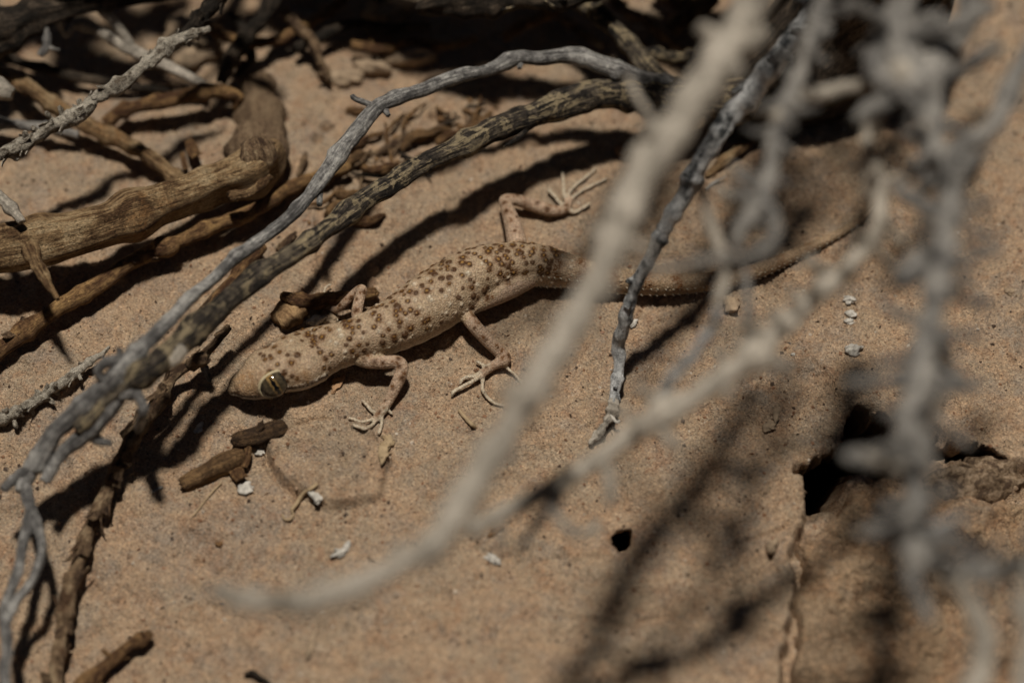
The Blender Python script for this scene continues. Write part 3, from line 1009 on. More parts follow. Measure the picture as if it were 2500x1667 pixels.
def mat_skin():
    n = NT('gecko_skin')
    o = n.tc('Object')
    big = n.noise(o, 190, 4, .6)
    base = n.ramp(big, [(.3, (.30, .217, .135)), (.45, (.405, .294, .185)), (.6, (.43, .307, .200)), (.75, (.335, .257, .162))])
    base = n.mix(n.math('MULTIPLY', n.attr('leg'), .45), base, (.49, .335, .245))
    base = n.mix(n.math('MULTIPLY', n.attr('snout'), n.ramp(n.noise(o, 900, 3, .6), [(.35, .25), (.6, .95)])), base, (.29, .145, .050))
    base = n.mix(n.math('MULTIPLY', n.attr('belly'), .8), base, (.62, .54, .43))
    base = n.mix(n.math('MULTIPLY', n.attr('pl'), .95), base, (.68, .60, .46))
    base = n.mix(n.math('MULTIPLY', n.attr('toe'), .85), base, (.52, .44, .32))
    base = n.mix(n.math('MULTIPLY', n.attr('tail'), .6), base, (.235, .150, .080))  # browner down the tail, with the twigs' shade put into the colour
    gran = n.ramp(n.voro(o, 3300), [(.0, 1.12), (.45, 1.0), (.8, .70)])
    base = n.mix(.9, base, gran, 'MULTIPLY')
    fine = n.noise(o, 2600, 3, .7)
    fv = n.ramp(fine, [(.35, .76), (.65, 1.18)])
    base = n.mix(1.0, base, fv, 'MULTIPLY')
    dust = n.ramp(n.noise(o, 4200, 2, .7), [(.54, 0.0), (.62, .42)])
    base = n.mix(dust, base, (.14, .075, .032))
    spk = n.ramp(n.noise(o, 2600, 3, .7), [(.44, 0.0), (.54, 1.0)])
    bl = n.math('MINIMUM', n.math('MULTIPLY', n.attr('blot'), n.math('ADD', n.math('MULTIPLY', spk, .9), .22)), 1.0)
    base = n.mix(bl, base, (.13, .052, .013))
    base = n.mix(n.math('MULTIPLY', n.attr('oc'), .85), base, (.34, .175, .030))
    base = n.mix(n.math('MINIMUM', n.math('MULTIPLY', n.attr('dk'), 1.25), .96), base, (.058, .023, .006))
    sc_ = n.voro(o, 3600)
    b = n.bump(sc_, .45, -.0003)
    b = n.bump(big, .25, .0008, b)
    n.b.inputs['Subsurface Weight'].default_value = .12
    n.b.inputs['Subsurface Radius'].default_value = (.0008, .0004, .00025)
    n.b.inputs['Subsurface Scale'].default_value = 1.0
    return n.done(base, .55, b, .22)

def mat_iris():
    n = NT('gecko_iris')
    o = n.tc('Object')
    ex, ey, ez = n.attr('ex'), n.attr('ey'), n.attr('ez')
    vein = n.noise(n.mapping(o, (1, 1, 1)), 3800, 4, .7, 1.2)
    ax = n.math('ABSOLUTE', ex)
    base = n.ramp(ax, [(.0, (.27, .16, .05)), (.17, (.27, .165, .055)), (.27, (.050, .036, .018)), (.52, (.085, .063, .034)), (.70, (.03, .023, .015)), (1.0, (.012, .01, .008))])
    v = n.ramp(vein, [(.42, .35), (.6, 1.25)])
    base = n.mix(1.0, base, v, 'MULTIPLY')
    n.b.inputs['Coat Weight'].default_value = 1.0
    n.b.inputs['Coat Roughness'].default_value = .03
    return n.done(base, .65, None, .1)

def mat_plain(name, col, rough, spec=.5, var=0.0, scale=800, coat=0.0):
    n = NT(name)
    c = col
    nb = None
    if var:
        o = n.tc('Object')
        f = n.ramp(n.noise(o, scale, 4, .65), [(.3, 1 - var), (.7, 1 + var)])
        c = n.mix(1.0, col, f, 'MULTIPLY')
        nb = n.bump(n.noise(o, scale * 2, 3, .7), .5, .0003)
    n.b.inputs['Coat Weight'].default_value = coat
    return n.done(c, rough, nb, spec)
# ------------------------------------------------------------------ materials
M_SAND = mat_sand()
M_ROCKSAND = mat_sand('rock_sand', 2.2, (.98, .92, .84))
M_GRAINS = [mat_plain('grain_tan', (.37, .25, .16), .6), mat_plain('grain_rust', (.25, .13, .07), .6), mat_plain('grain_dark', (.07, .045, .03), .55), mat_plain('grain_quartz', (.55, .46, .36), .35)]
M_SKIN = mat_skin()
M_IRIS = mat_iris()
M_PUPIL = mat_plain('gecko_pupil', (.004, .004, .004), .08)
M_LID = mat_plain('gecko_eyelid', (.50, .41, .25), .55, .4, .15, 2500)
M_GREY = mat_bark('bark_grey', (.60, .565, .51), (.29, .272, .25), (.105, .097, .09), 260, (.34, .66), (.8, 9), .75, .8, .6)
M_MOTTLE = mat_bark('bark_mottled', (.25, .20, .135), (.085, .066, .050), (.022, .018, .015), 300, (.40, .66), (.7, 8), .8, 1.0, .7, extra=(.43, .335, .20), extra_pos=(.505, .545), estreak=.42)
M_LOG = mat_bark('wood_tan', (.61, .44, .25), (.43, .275, .135), (.13, .068, .030), 110, (.36, .66), (.6, 7), .8, 1.2, .9, extra=(.33, .145, .042), extra_pos=(.52, .66), estreak=.45)
M_BROWN = mat_bark('bark_brown', (.42, .25, .100), (.25, .138, .058), (.085, .038, .016), 200, (.34, .66), (1.0, 6), .75, .8, .7)
M_DRY = mat_bark('bark_dry', (.46, .33, .195), (.28, .18, .10), (.075, .042, .024), 240, (.34, .64), (1.2, 5), .85, 1.0, .7, extra=(.13, .070, .036), extra_pos=(.55, .62))
M_SCALY = mat_bark('bark_scaly', (.68, .60, .48), (.48, .42, .33), (.15, .115, .08), 420, (.28, .62), (2.2, 4), .9, 1.0, .85)
M_PALE = mat_bark('bark_bleached', (.66, .58, .475), (.50, .435, .35), (.27, .235, .19), 170, (.32, .66), (.8, 6), .85, .6, .35)
M_ASH = mat_bark('bark_ash', (.56, .51, .445), (.37, .34, .30), (.15, .14, .13), 150, (.32, .66), (.9, 6), .85, .8, .5)
M_SLATE = mat_bark('bark_slate', (.66, .645, .615), (.42, .415, .40), (.045, .047, .048), 200, (.34, .60), (1.0, 4), .85, .8, .5, patch_w=.6)
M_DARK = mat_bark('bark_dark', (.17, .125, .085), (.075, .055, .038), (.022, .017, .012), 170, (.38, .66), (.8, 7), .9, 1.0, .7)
M_SPLINT = mat_bark('wood_split', (.52, .32, .140), (.33, .19, .085), (.12, .066, .03), 150, (.32, .64), (.6, 10), .75, 1.0, .75)
M_SANDWOOD = mat_bark('wood_sanded', (.32, .22, .13), (.25, .165, .095), (.14, .085, .05), 150, (.34, .66), (.8, 6), .9, 1.0, .4)
M_WHITE = mat_plain('lichen_white', (.47, .43, .37), .9, .3, .5, 1500)
M_STRAW = mat_plain('dry_straw', (.36, .26, .15), .8, .3, .2, 900)
M_STONE = mat_plain('crust_stone', (.31, .225, .145), .85, .3, .35, 900)

# ------------------------------------------------------------------ large structure: the ground
build_ground()
build_rock()

# ------------------------------------------------------------------ branches behind and over the gecko
fork = twig('forked_branch', 'long dark mottled dead branch running diagonally just above the gecko', [
    (1990, 150, 0.60, 62), (1850, 232, 0.80, 50), (1730, 245, 1.00, 44), (1640, 238, 1.15, 42), (1557, 224, 1.30, 38), (1454, 230, 1.45, 35), (1368, 256, 1.50, 34), (1282, 290, 1.55, 31), (1196, 327, 1.60, 27),
    (1127, 358, 1.60, 25), (1041, 393, 1.60, 24), (993, 418, 1.65, 25), (938, 458, 1.70, 24), (879, 499, 1.80, 24), (800, 566, 1.95, 24), (706, 630, 2.04, 25), (603, 697, 2.11, 28), (517, 769, 2.19, 29),
    (430, 848, 2.27, 31), (380, 893, 2.30, 29), (320, 935, 2.01, 28), (255, 985, 1.80, 24), (190, 1050, 1.49, 22)],
    M_MOTTLE, 'branch', n=22, rough=.12, ridge=.10, rand_nodes=14, step=.35)
arch = twig('side_branch', 'grey weathered arching fork of the branch', [
    (1700, 236, 1.00, 30), (1600, 207, 1.30, 27), (1533, 181, 1.60, 24), (1454, 153, 1.85, 22), (1410, 138, 1.95, 22), (1360, 139, 2.00, 19), (1317, 145, 2.00, 17), (1265, 145, 2.00, 18), (1196, 169, 2.02, 16), (1093, 196, 2.04, 18),
    (1024, 224, 2.06, 17), (965, 245, 2.08, 19), (920, 264, 2.08, 20), (869, 322, 2.08, 19), (817, 393, 2.08, 21), (760, 468, 2.10, 18), (700, 534, 2.11, 17), (620, 597, 2.15, 16), (551, 651, 2.19, 15), (465, 727, 2.25, 16),
    (413, 782, 2.29, 17), (344, 851, 2.34, 19), (300, 898, 2.21, 25), (258, 945, 2.00, 26), (193, 1000, 1.73, 26), (138, 1050, 1.45, 24), (105, 1100, 1.16, 26), (70, 1150, 0.90, 24), (52, 1200, 0.83, 18)],
    M_GREY, parent=fork, n=16, rough=.10, ridge=.10, rand_nodes=12, step=.4)
for pts in ([(922, 262, 2.10, 10), (893, 252, 2.11, 7), (870, 242, 2.13, 7), (860, 234, 2.13, 6)],
            [(1072, 205, 2.04, 10), (1074, 214, 2.06, 9)], [(1270, 150, 2.00, 9), (1268, 166, 2.00, 6)], [(940, 268, 2.04, 9), (948, 282, 2.02, 6)],
            [(780, 500, 2.04, 8), (782, 470, 2.00, 8), (783, 460, 2.00, 5)],
            [(300, 880, 2.33, 16), (262, 884, 2.35, 14), (240, 905, 2.26, 12), (250, 930, 2.11, 12)], [(290, 890, 2.29, 9), (291, 850, 2.49, 7)],
            [(330, 940, 2.02, 24), (300, 960, 1.93, 26), (315, 935, 2.09, 22)],
            [(300, 950, 1.94, 22), (255, 1010, 1.67, 24), (210, 1060, 1.41, 20), (150, 1110, 1.15, 16), (110, 1170, 0.94, 15)],
            [(330, 950, 1.94, 14), (350, 1000, 2.23, 13), (338, 1050, 1.26, 11)],
            [(200, 1040, 1.50, 17), (240, 1075, 1.31, 13), (270, 1080, 1.29, 8)],
            [(60, 1180, 0.83, 17), (78, 1250, 0.79, 16), (98, 1310, 0.75, 13), (100, 1360, 0.65, 12), (75, 1420, 0.55, 12), (35, 1470, 0.45, 13), (10, 1530, 0.45, 14)],
            [(78, 1255, 0.79, 15), (58, 1320, 0.75, 14), (48, 1385, 0.65, 13), (30, 1430, 0.55, 13), (5, 1490, 0.45, 14)],
            [(100, 1120, 1.07, 14), (45, 1160, 0.94, 14), (8, 1195, 0.90, 11)],
            [(8, 1500, 0.45, 14), (18, 1570, 0.45, 15), (10, 1640, 0.45, 15), (20, 1700, 0.45, 15)]):
    twig('side_shoot', None, pts, M_GREY, parent=fork, n=10, rough=.16, step=.5)
twig('side_shoot', None, [(1300, 300, 1.50, 8), (1262, 338, 1.50, 7), (1230, 358, 1.40, 4)], M_MOTTLE, parent=fork, n=8)
twig('side_shoot', None, [(395, 885, 2.32, 24), (425, 872, 2.36, 20), (440, 850, 2.38, 18)], M_PALE, parent=fork, n=10)

# ------------------------------------------------------------------ the thick peeled log and twigs at the left
log = twig('log', 'thickest tan peeled log with a knotted broken end at the left edge', [
    (-120, 640, 1.1, 58), (-40, 622, 1.15, 56), (0, 612, 1.2, 56), (60, 596, 1.2, 58), (120, 583, 1.2, 57), (224, 556, 1.2, 54), (300, 531, 1.15, 52), (379, 504, 1.1, 51), (450, 481, 1.05, 50), (516, 459, 1.0, 50),
    (580, 436, .95, 52), (625, 414, .95, 54), (655, 392, .9, 50), (672, 372, .85, 40)],
    M_LOG, 'log', n=40, rough=.08, ridge=.14, rand_nodes=5, step=.16)
twig('root_stub', 'sand coloured root stub rising behind the knot', [(600, 425, .7, 40), (628, 380, .6, 50), (630, 335, .35, 52), (630, 292, .08, 50), (628, 255, -.15, 46), (626, 225, -.45, 40)], M_SANDWOOD, parent=log, n=24, rough=.3, ridge=.2, rand_nodes=4, step=.2, wob=.3)
twig('knot', None, [(632, 390, 1.0, 34), (624, 358, 1.32, 34), (619, 343, 1.40, 27)], M_DRY, parent=log, n=24, rough=.6, ridge=.3, rand_nodes=4, step=.2, wob=.4)
twig('stub', None, [(70, 605, 1.5, 22), (88, 640, 1.7, 16), (108, 675, 1.75, 14), (125, 705, 1.75, 10), (143, 730, 1.75, 5)], M_LOG, parent=log, n=12, rough=.25, ridge=.15, step=.4)
twig('stub', None, [(560, 480, 1.15, 14), (610, 470, 1.15, 14), (655, 432, 1.0, 12), (680, 395, .8, 9), (690, 372, .6, 6)], M_LOG, parent=log, n=10, rough=.2, step=.4)
twig('brown_twig', 'jointed brown twig lying on sand below the thick peeled log', [
    (-60, 905, .25, 20), (0, 858, .28, 21), (69, 803, .30, 23), (110, 775, .32, 19), (155, 745, .32, 20), (241, 692, .34, 20), (310, 648, .35, 19), (375, 615, .38, 20), (413, 600, .40, 23), (430, 588, .4, 18), (500, 560, .4, 19), (603, 521, .4, 20), (660, 488, .38, 18),
    (710, 458, .34, 16), (790, 425, .3, 15), (850, 405, .3, 14)], M_BROWN, n=16, rough=.12, ridge=.08, ground=True, step=.35,
    nodes=[(.14, .35, .9, None), (.30, .30, .7, None), (.515, .45, .9, 2.5), (.62, .25, .7, None), (.80, .3, .8, None)], flakes=5, flake_mat=M_DRY)
twig('flaky_twig', 'thin pale flaky twig lying on sand at the left edge', [
    (-40, 1045, .14, 15), (0, 1026, .15, 14), (69, 988, .16, 13), (138, 943, .17, 12), (193, 904, .19, 10), (225, 880, .22, 8), (250, 862, .24, 6), (266, 846, .26, 4)], M_SCALY, n=12, rough=.25, ridge=.1, ground=True, rand_nodes=9, flakes=14, buds=10, flake_size=1.1, step=.4)
sh = twig('sheathed_twig', 'long brown twig with papery sheaths running down the lower left', [
    (560, 800, .55, 10), (497, 868, .45, 12), (435, 905, .40, 15), (400, 955, .36, 16), (370, 1003, .34, 18), (330, 1062, .32, 18), (297, 1118, .30, 17), (273, 1176, .28, 16), (239, 1245, .27, 18), (209, 1313, .26, 17), (188, 1382, .25, 17), (171, 1446, .25, 20),
    (158, 1510, .25, 19), (141, 1595, .25, 18), (130, 1680, .25, 19), (122, 1740, .25, 19)], M_DRY, n=16, rough=.13, ridge=.09, ground=True, step=.35,
    nodes=[(.10, .35, .8, None), (.24, .3, .8, None), (.36, .4, .7, 1.0), (.43, .25, .6, None), (.52, .45, .9, 2.0), (.60, .25, .6, None), (.69, .5, .9, 4.0), (.77, .3, .7, None), (.86, .4, .8, 1.5), (.95, .55, .8, None)], flakes=30, flake_size=1.7)
twig('knob', None, [(468, 890, .45, 16), (492, 874, .62, 19), (506, 868, .66, 16)], M_DRY, parent=sh, ground=True, n=12, rough=.25)
twig('side_shoot', None, [(492, 880, .5, 9), (503, 905, .35, 8), (512, 930, .15, 6)], M_GREY, parent=sh, ground=True, n=8, rough=.2)
twig('brown_twig', 'short brown twig with flared broken end in the bottom left corner', [
    (366, 1546, .24, 11), (350, 1556, .24, 15), (330, 1566, .22, 14), (308, 1582, .22, 14), (265, 1617, .22, 15), (230, 1648, .22, 19), (205, 1672, .22, 25), (185, 1700, .2, 27)], M_BROWN, n=14, rough=.15, ground=True, nodes=[(.12, .4, .8, None), (.45, .2, .8, None)], buds=2, flakes=3, step=.35)

# ------------------------------------------------------------------ top left tangle
thick = twig('dark_branch', 'thick dark branch across the top left corner', [
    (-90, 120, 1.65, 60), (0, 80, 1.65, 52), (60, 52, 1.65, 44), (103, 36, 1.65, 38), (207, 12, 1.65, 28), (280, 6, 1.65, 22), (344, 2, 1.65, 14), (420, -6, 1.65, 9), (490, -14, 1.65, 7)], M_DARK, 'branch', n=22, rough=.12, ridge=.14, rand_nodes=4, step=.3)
twig('side_shoot', None, [(100, 60, 1.65, 13), (112, 85, 1.55, 11), (114, 112, 1.45, 11), (106, 126, 1.40, 13), (100, 136, 1.35, 11)], M_ASH, parent=thick, n=10, rough=.2)
twig('side_shoot', None, [(114, 112, 1.45, 7), (130, 120, 1.45, 5), (146, 122, 1.45, 3)], M_ASH, parent=thick, n=8)
twig('side_shoot', None, [(165, 30, 1.55, 14), (168, 45, 1.45, 11), (166, 58, 1.35, 5)], M_DARK, parent=thick, n=8)
twig('scaly_twig', 'sharp grey scaly twig with peeling bark rising at the upper left', [
    (-60, 402, 1.75, 17), (0, 378, 1.8, 18), (69, 345, 1.9, 17), (115, 316, 1.95, 15), (138, 302, 2.0, 16), (175, 285, 2.05, 17), (207, 270, 2.1, 17), (225, 246, 2.1, 13), (250, 229, 2.15, 15), (310, 196, 2.25, 17), (345, 166, 2.3, 14), (379, 140, 2.35, 15), (413, 112, 2.4, 18),
    (440, 95, 2.45, 14), (470, 84, 2.5, 12), (495, 76, 2.5, 9), (512, 70, 2.55, 8)], M_SCALY, n=18, rough=.22, ridge=.10, nodes=[(.19, .3, .7, None), (.38, .55, .8, 3.5), (.40, .35, .5, 1.0), (.60, .55, .8, 3.0), (.74, .3, .6, None), (.82, .6, .8, 1.5), (.94, .3, .6, None)],
    flakes=34, buds=9, flake_size=.95, step=.3)
twig('dark_twig', 'black shaded twig slanting down from the top edge behind the scaly twig', [(545, -30, 2.6, 22), (527, 0, 2.5, 21), (505, 28, 2.4, 20), (480, 52, 2.3, 17), (455, 76, 2.2, 14), (432, 96, 2.1, 10), (415, 112, 2.0, 6)], M_DARK, n=12, rough=.2, rand_nodes=3, flakes=6, step=.4)
wf = twig('white_twig', 'pale bleached forked twig behind the scaly twig at the top left', [
    (150, 66, 1.0, 17), (180, 58, 1.0, 15), (207, 61, 1.0, 16), (250, 82, .95, 15), (293, 107, .9, 16), (344, 134, .8, 17), (390, 153, .7, 15), (430, 171, .6, 14), (470, 190, .5, 12), (500, 208, .4, 10)], M_PALE, n=12, rough=.13, rand_nodes=4, ground=True, step=.5)
twig('side_shoot', None, [(322, 122, .85, 12), (304, 86, 1.0, 13), (280, 55, 1.15, 13), (258, 34, 1.25, 13), (245, 20, 1.3, 14)], M_PALE, parent=wf, ground=True, n=10, rough=.15)
twig('side_shoot', None, [(178, 60, 1.0, 12), (165, 78, 1.0, 13), (158, 86, 1.0, 9)], M_PALE, parent=wf, ground=True, n=10, rough=.15)
twig('tan_twig', 'long tan twig sloping down to the thick peeled log behind the scaly twig', [
    (-60, 150, .55, 17), (0, 186, .55, 18), (69, 214, .55, 19), (138, 260, .5, 19), (224, 310, .45, 19), (275, 334, .42, 20), (310, 352, .40, 17), (344, 370, .4, 18), (400, 410, .36, 18), (430, 432, .34, 22), (448, 440, .3, 17)], M_LOG, n=14, rough=.14, ridge=.1, rand_nodes=6, ground=True, step=.4)
twig('dark_twig', 'dark twig laid along a shadow line near the left edge above the tan twig', [(-60, 110, .3, 13), (0, 133, .3, 14), (60, 155, .3, 13), (103, 166, .3, 13), (200, 190, .28, 12), (300, 208, .25, 11), (420, 222, .2, 9)], M_DARK, n=10, rough=.15, rand_nodes=4, ground=True)  # dark bark here carries the shade of a shadow line
twig('dark_twig', 'brown twig half in shadow crossing behind the root stub of the thick log', [(262, 300, .3, 18), (300, 272, .4, 18), (360, 255, .45, 18), (430, 240, .5, 19), (516, 222, .5, 17), (560, 224, .45, 13), (585, 236, .35, 12), (574, 262, .2, 10)], M_BROWN, n=12, rough=.16, rand_nodes=4, ground=True)
twig('grey_twig', 'grey twig at left edge crossing behind the lower scaly twig', [(-40, 301, .35, 14), (0, 302, .35, 14), (60, 307, .35, 14), (110, 312, .35, 13), (190, 330, .3, 10)], M_ASH, n=10, rough=.14, rand_nodes=2, ground=True)
twig('pale_twig', 'short pale blurred twig stub at the left edge above the thick log', [(-40, 440, 2.0, 14), (0, 480, 2.0, 15), (28, 508, 1.95, 14), (54, 542, 1.85, 12)], M_PALE, n=10, rough=.15, rand_nodes=1)
twig('pale_twig', 'short bleached twig stub at the left edge beneath the dark corner branch', [(-40, 196, 1.6, 22), (0, 218, 1.55, 22), (26, 230, 1.5, 18)], M_PALE, n=10, rough=.15, rand_nodes=1)

def chip(name, label, cat, c, ang, L, W, mat, h=.05, tilt=.1, group=None, curl=.15, th=.02, seed=0):
    rr = random.Random(seed or int(c[0] * 7 + c[1] * 13))
    p = atg(c[0], c[1], h)
    k = depth(p) / FPX
    a = math.radians(ang)
    ex = np.array([math.cos(a), math.sin(a) / math.sin(ELEV), 0]); ex /= np.linalg.norm(ex)
    ex = ex + np.array([0, 0, tilt * rr.uniform(-1, 1)]); ex /= np.linalg.norm(ex)
    nn = np.array([rr.uniform(-tilt, tilt), rr.uniform(-tilt, tilt), 1.0]); ey = np.cross(nn, ex); ey /= np.linalg.norm(ey); nn = np.cross(ex, ey)
    V, F, uv = plate(p, ex, ey, nn, L * k, W * k * 1.15, curl, th, rr, 6, 5)
    o = mesh_obj(name, V, F, mat, None, origin=p, uvs=uv, smooth=False)
    return tag(o, label, cat, group)

chip('dry_leaf', 'narrow orange brown dried leaf standing beside the tan twig end', 'leaf', (474, 372), -62, 95, 26, M_BROWN, .25, .4, curl=.3)
chip('dry_leaf', 'thin dark dried leaf scrap left of the orange brown leaf', 'leaf', (449, 398), -75, 60, 14, M_BROWN, .2, .4, curl=.3)

# ------------------------------------------------------------------ top edge: shaded wood
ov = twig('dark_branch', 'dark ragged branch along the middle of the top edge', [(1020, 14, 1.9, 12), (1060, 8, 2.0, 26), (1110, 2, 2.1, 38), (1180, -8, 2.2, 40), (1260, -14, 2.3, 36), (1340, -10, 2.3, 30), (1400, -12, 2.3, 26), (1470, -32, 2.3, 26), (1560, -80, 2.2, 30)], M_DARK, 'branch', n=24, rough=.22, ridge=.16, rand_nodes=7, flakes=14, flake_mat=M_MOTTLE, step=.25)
twig('dark_branch', 'dark branch slanting from the top edge into the fork of the main branch', [(1370, -60, 1.5, 26), (1410, -6, 1.5, 26), (1440, 20, 1.45, 25), (1471, 45, 1.4, 24), (1505, 78, 1.3, 23), (1540, 114, 1.2, 24), (1580, 158, 1.1, 25), (1620, 200, 1.0, 26)], M_MOTTLE, 'branch', n=16, rough=.13, ridge=.12, rand_nodes=4, step=.4)
twig('shaded_twig', 'faint shaded twig under the dark branch at the top edge', [(1300, -10, .25, 13), (1337, 21, .25, 13), (1380, 50, .22, 12), (1420, 79, .2, 11), (1470, 112, .2, 9)], M_DRY, n=10, ground=True, rand_nodes=3)
twig('tan_twig', 'short tan splinter twig at the top edge beside the big blurred stick', [(1735, -8, .3, 24), (1700, 26, .32, 23), (1662, 55, .3, 22), (1632, 76, .25, 17), (1608, 92, .2, 10)], M_LOG, n=14, rough=.18, ridge=.14, ground=True, step=.35, flakes=3)
twig('brown_twig', 'orange brown twig at the top edge above the tan splinter', [(1600, -30, .3, 16), (1640, 0, .3, 18), (1665, 14, .3, 17), (1700, -10, .3, 15)], M_BROWN, n=12, ground=True, rand_nodes=2)
# the root crown the branches grow from: a dark stump at the top right
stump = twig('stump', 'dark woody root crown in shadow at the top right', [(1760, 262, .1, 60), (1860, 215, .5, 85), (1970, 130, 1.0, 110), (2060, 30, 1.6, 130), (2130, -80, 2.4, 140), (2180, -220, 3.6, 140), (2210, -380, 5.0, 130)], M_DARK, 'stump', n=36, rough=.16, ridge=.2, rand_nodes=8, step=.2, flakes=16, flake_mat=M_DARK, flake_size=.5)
for pts in ([(1790, 250, .4, 26), (1830, 190, .8, 26), (1890, 110, 1.4, 24), (1950, 20, 2.0, 24), (2000, -70, 2.6, 24)],
            [(1740, 170, .5, 18), (1800, 120, .8, 19), (1885, 48, 1.2, 18), (1950, 6, 1.5, 17), (2010, -40, 1.8, 17)],
            [(1900, 210, .8, 22), (2000, 180, .8, 18), (2080, 150, .7, 14), (2140, 130, .6, 9)]):
    twig('root', None, pts, M_DARK, parent=stump, n=14, rough=.16, ridge=.15, rand_nodes=4)
# unseen dead wood added above the frame to shade the top band
twig('log', 'heavy dark log added unseen beyond the top edge for its shade', [(640, -330, 2.2, 60), (800, -250, 2.6, 95), (980, -225, 3.0, 110), (1180, -215, 3.1, 105), (1380, -240, 3.1, 100), (1600, -230, 3.2, 100), (1820, -250, 3.6, 110), (2050, -330, 4.2, 110)], M_DARK, 'log', n=30, rough=.15, ridge=.16, rand_nodes=7, step=.25)
twig('dark_branch', 'dark branch added unseen for shade beyond the top edge left of the log', [(560, -420, 3.0, 50), (700, -210, 2.6, 55), (800, -120, 2.0, 50), (880, -60, 1.3, 42), (930, -20, .6, 30)], M_DARK, 'branch', n=20, rough=.15, ridge=.16, rand_nodes=5, step=.3)
twig('shaded_twig', 'shaded twig leaning behind the root stub of the thick log', [(690, -60, 1.2, 20), (650, 30, 1.0, 20), (600, 90, .8, 19), (560, 150, .6, 17), (540, 200, .4, 14)], M_DARK, n=12, ground=True, rand_nodes=3)
twig('shaded_twig', 'shaded twig running along the top edge right of the pale sand lump', [(720, 120, .3, 14), (780, 92, .35, 14), (860, 60, .4, 14), (960, 70, .4, 12), (1050, 62, .4, 10)], M_DARK, n=10, ground=True, rand_nodes=3)

more = [([(500, 60, .5, 12), (560, 90, .5, 13), (640, 100, .45, 13), (720, 80, .4, 12), (800, 30, .4, 12), (860, -20, .5, 12)], M_BROWN, 'brown twig bowed along the top edge left of the pale sand lump'),
        ([(690, 30, .6, 13), (730, 70, .5, 14), (770, 120, .4, 13), (790, 165, .3, 12), (800, 190, .2, 9)], M_DRY, 'shaded twig dropping from the top edge toward the crust block'),
        ([(860, 110, .3, 11), (930, 120, .3, 12), (1010, 105, .3, 12), (1090, 110, .3, 10), (1160, 95, .25, 8)], M_BROWN, 'brown twig lying across the shaded sand above the arch'),
        ([(1230, 90, .4, 12), (1290, 60, .5, 13), (1350, 25, .6, 13), (1400, -15, .7, 13)], M_BROWN, 'brown twig rising to the top edge behind the top of the arch'),
        ([(1480, -20, .5, 12), (1530, 30, .45, 13), (1590, 60, .4, 13), (1650, 110, .35, 12), (1690, 150, .3, 10)], M_DRY, 'shaded twig between the slanting branch and the big stick'),
        ([(1560, 120, .5, 12), (1640, 140, .6, 14), (1720, 130, .8, 14), (1800, 90, 1.0, 14), (1870, 40, 1.3, 13)], M_MOTTLE, 'mottled twig crossing in front of the root crown'),
        ([(1860, 290, .4, 12), (1930, 240, .7, 13), (2000, 215, .9, 13), (2080, 180, 1.0, 12), (2150, 170, 1.0, 10)], M_MOTTLE, 'mottled twig leaning on the root crown at its lower right'),
        ([(560, 30, .4, 10), (600, 80, .35, 11), (610, 140, .3, 11), (580, 185, .25, 10)], M_DARK, 'dark bent twig just left of the root stub of the thick log')]
for pts, m, lab in more:
    twig('shaded_twig', lab, pts, m, n=12, rough=.18, ridge=.1, wob=.35, rand_nodes=4, ground=True, buds=3, step=.4)
random.seed(23)
for i in range(13):  # unseen twigs added so their shadows fall on the sand at right
    x0 = 1580 + 78 * i + random.uniform(-30, 30); y0 = -330 - 60 * (i % 4) + random.uniform(-40, 40); h0 = random.uniform(8.6, 11.5)
    sl_ = random.uniform(-.9, -.25); L = random.uniform(430, 640)
    rows = [(x0 + sl_ * L * t + random.uniform(-22, 22), y0 - 340 + L * t, h0 - 1.3 * t, 26 * (1 - .45 * t)) for t in np.linspace(0, 1, 7)]
    tw_ = twig('bleached_twig', 'pale dead twig added unseen beyond the top edge to cast shadows', rows, [M_ASH, M_PALE][i % 2], group='unseen dead twigs added for their shadows', n=10, rough=.2, rand_nodes=8, step=.5, buds=5, bud_size=1.6)
    for k in range(3):
        q = rows[2 + k]; d = random.choice((-1, 1))
        twig('side_shoot', None, [q, (q[0] + d * 40, q[1] + 50, q[2], 12), (q[0] + d * 70, q[1] + 120, q[2] - .2, 11), (q[0] + d * 80 + random.uniform(-40, 40), q[1] + 200, q[2] - .5, 8)], M_ASH, parent=tw_, n=8, rough=.2, rand_nodes=3)

for i, (x0, y0, x1, y1, h0, r0) in enumerate(((-160, -260, 420, -330, 3.4, 40), (60, -160, 760, -260, 3.0, 34), (180, -420, 640, -120, 3.8, 30), (-120, -120, 260, -380, 3.2, 28), (420, -200, 900, -330, 3.2, 40), (-80, -360, 520, -200, 4.2, 34), (330, -90, 560, -360, 2.8, 26))):  # unseen branches added to dim the sand at the upper left
    rows = [(x0 + (x1 - x0) * t + random.uniform(-20, 20), y0 + (y1 - y0) * t + random.uniform(-25, 25), h0 + .3 * math.sin(3 * t + i), r0 * (1 - .35 * t)) for t in np.linspace(0, 1, 6)]
    twig('dark_branch', 'dark branch added unseen beyond the top left edge to shade the sand', rows, M_DARK, 'branch', group='unseen dark branches added for shade', n=14, rough=.18, ridge=.14, rand_nodes=5, step=.4, buds=5, bud_size=2.5)

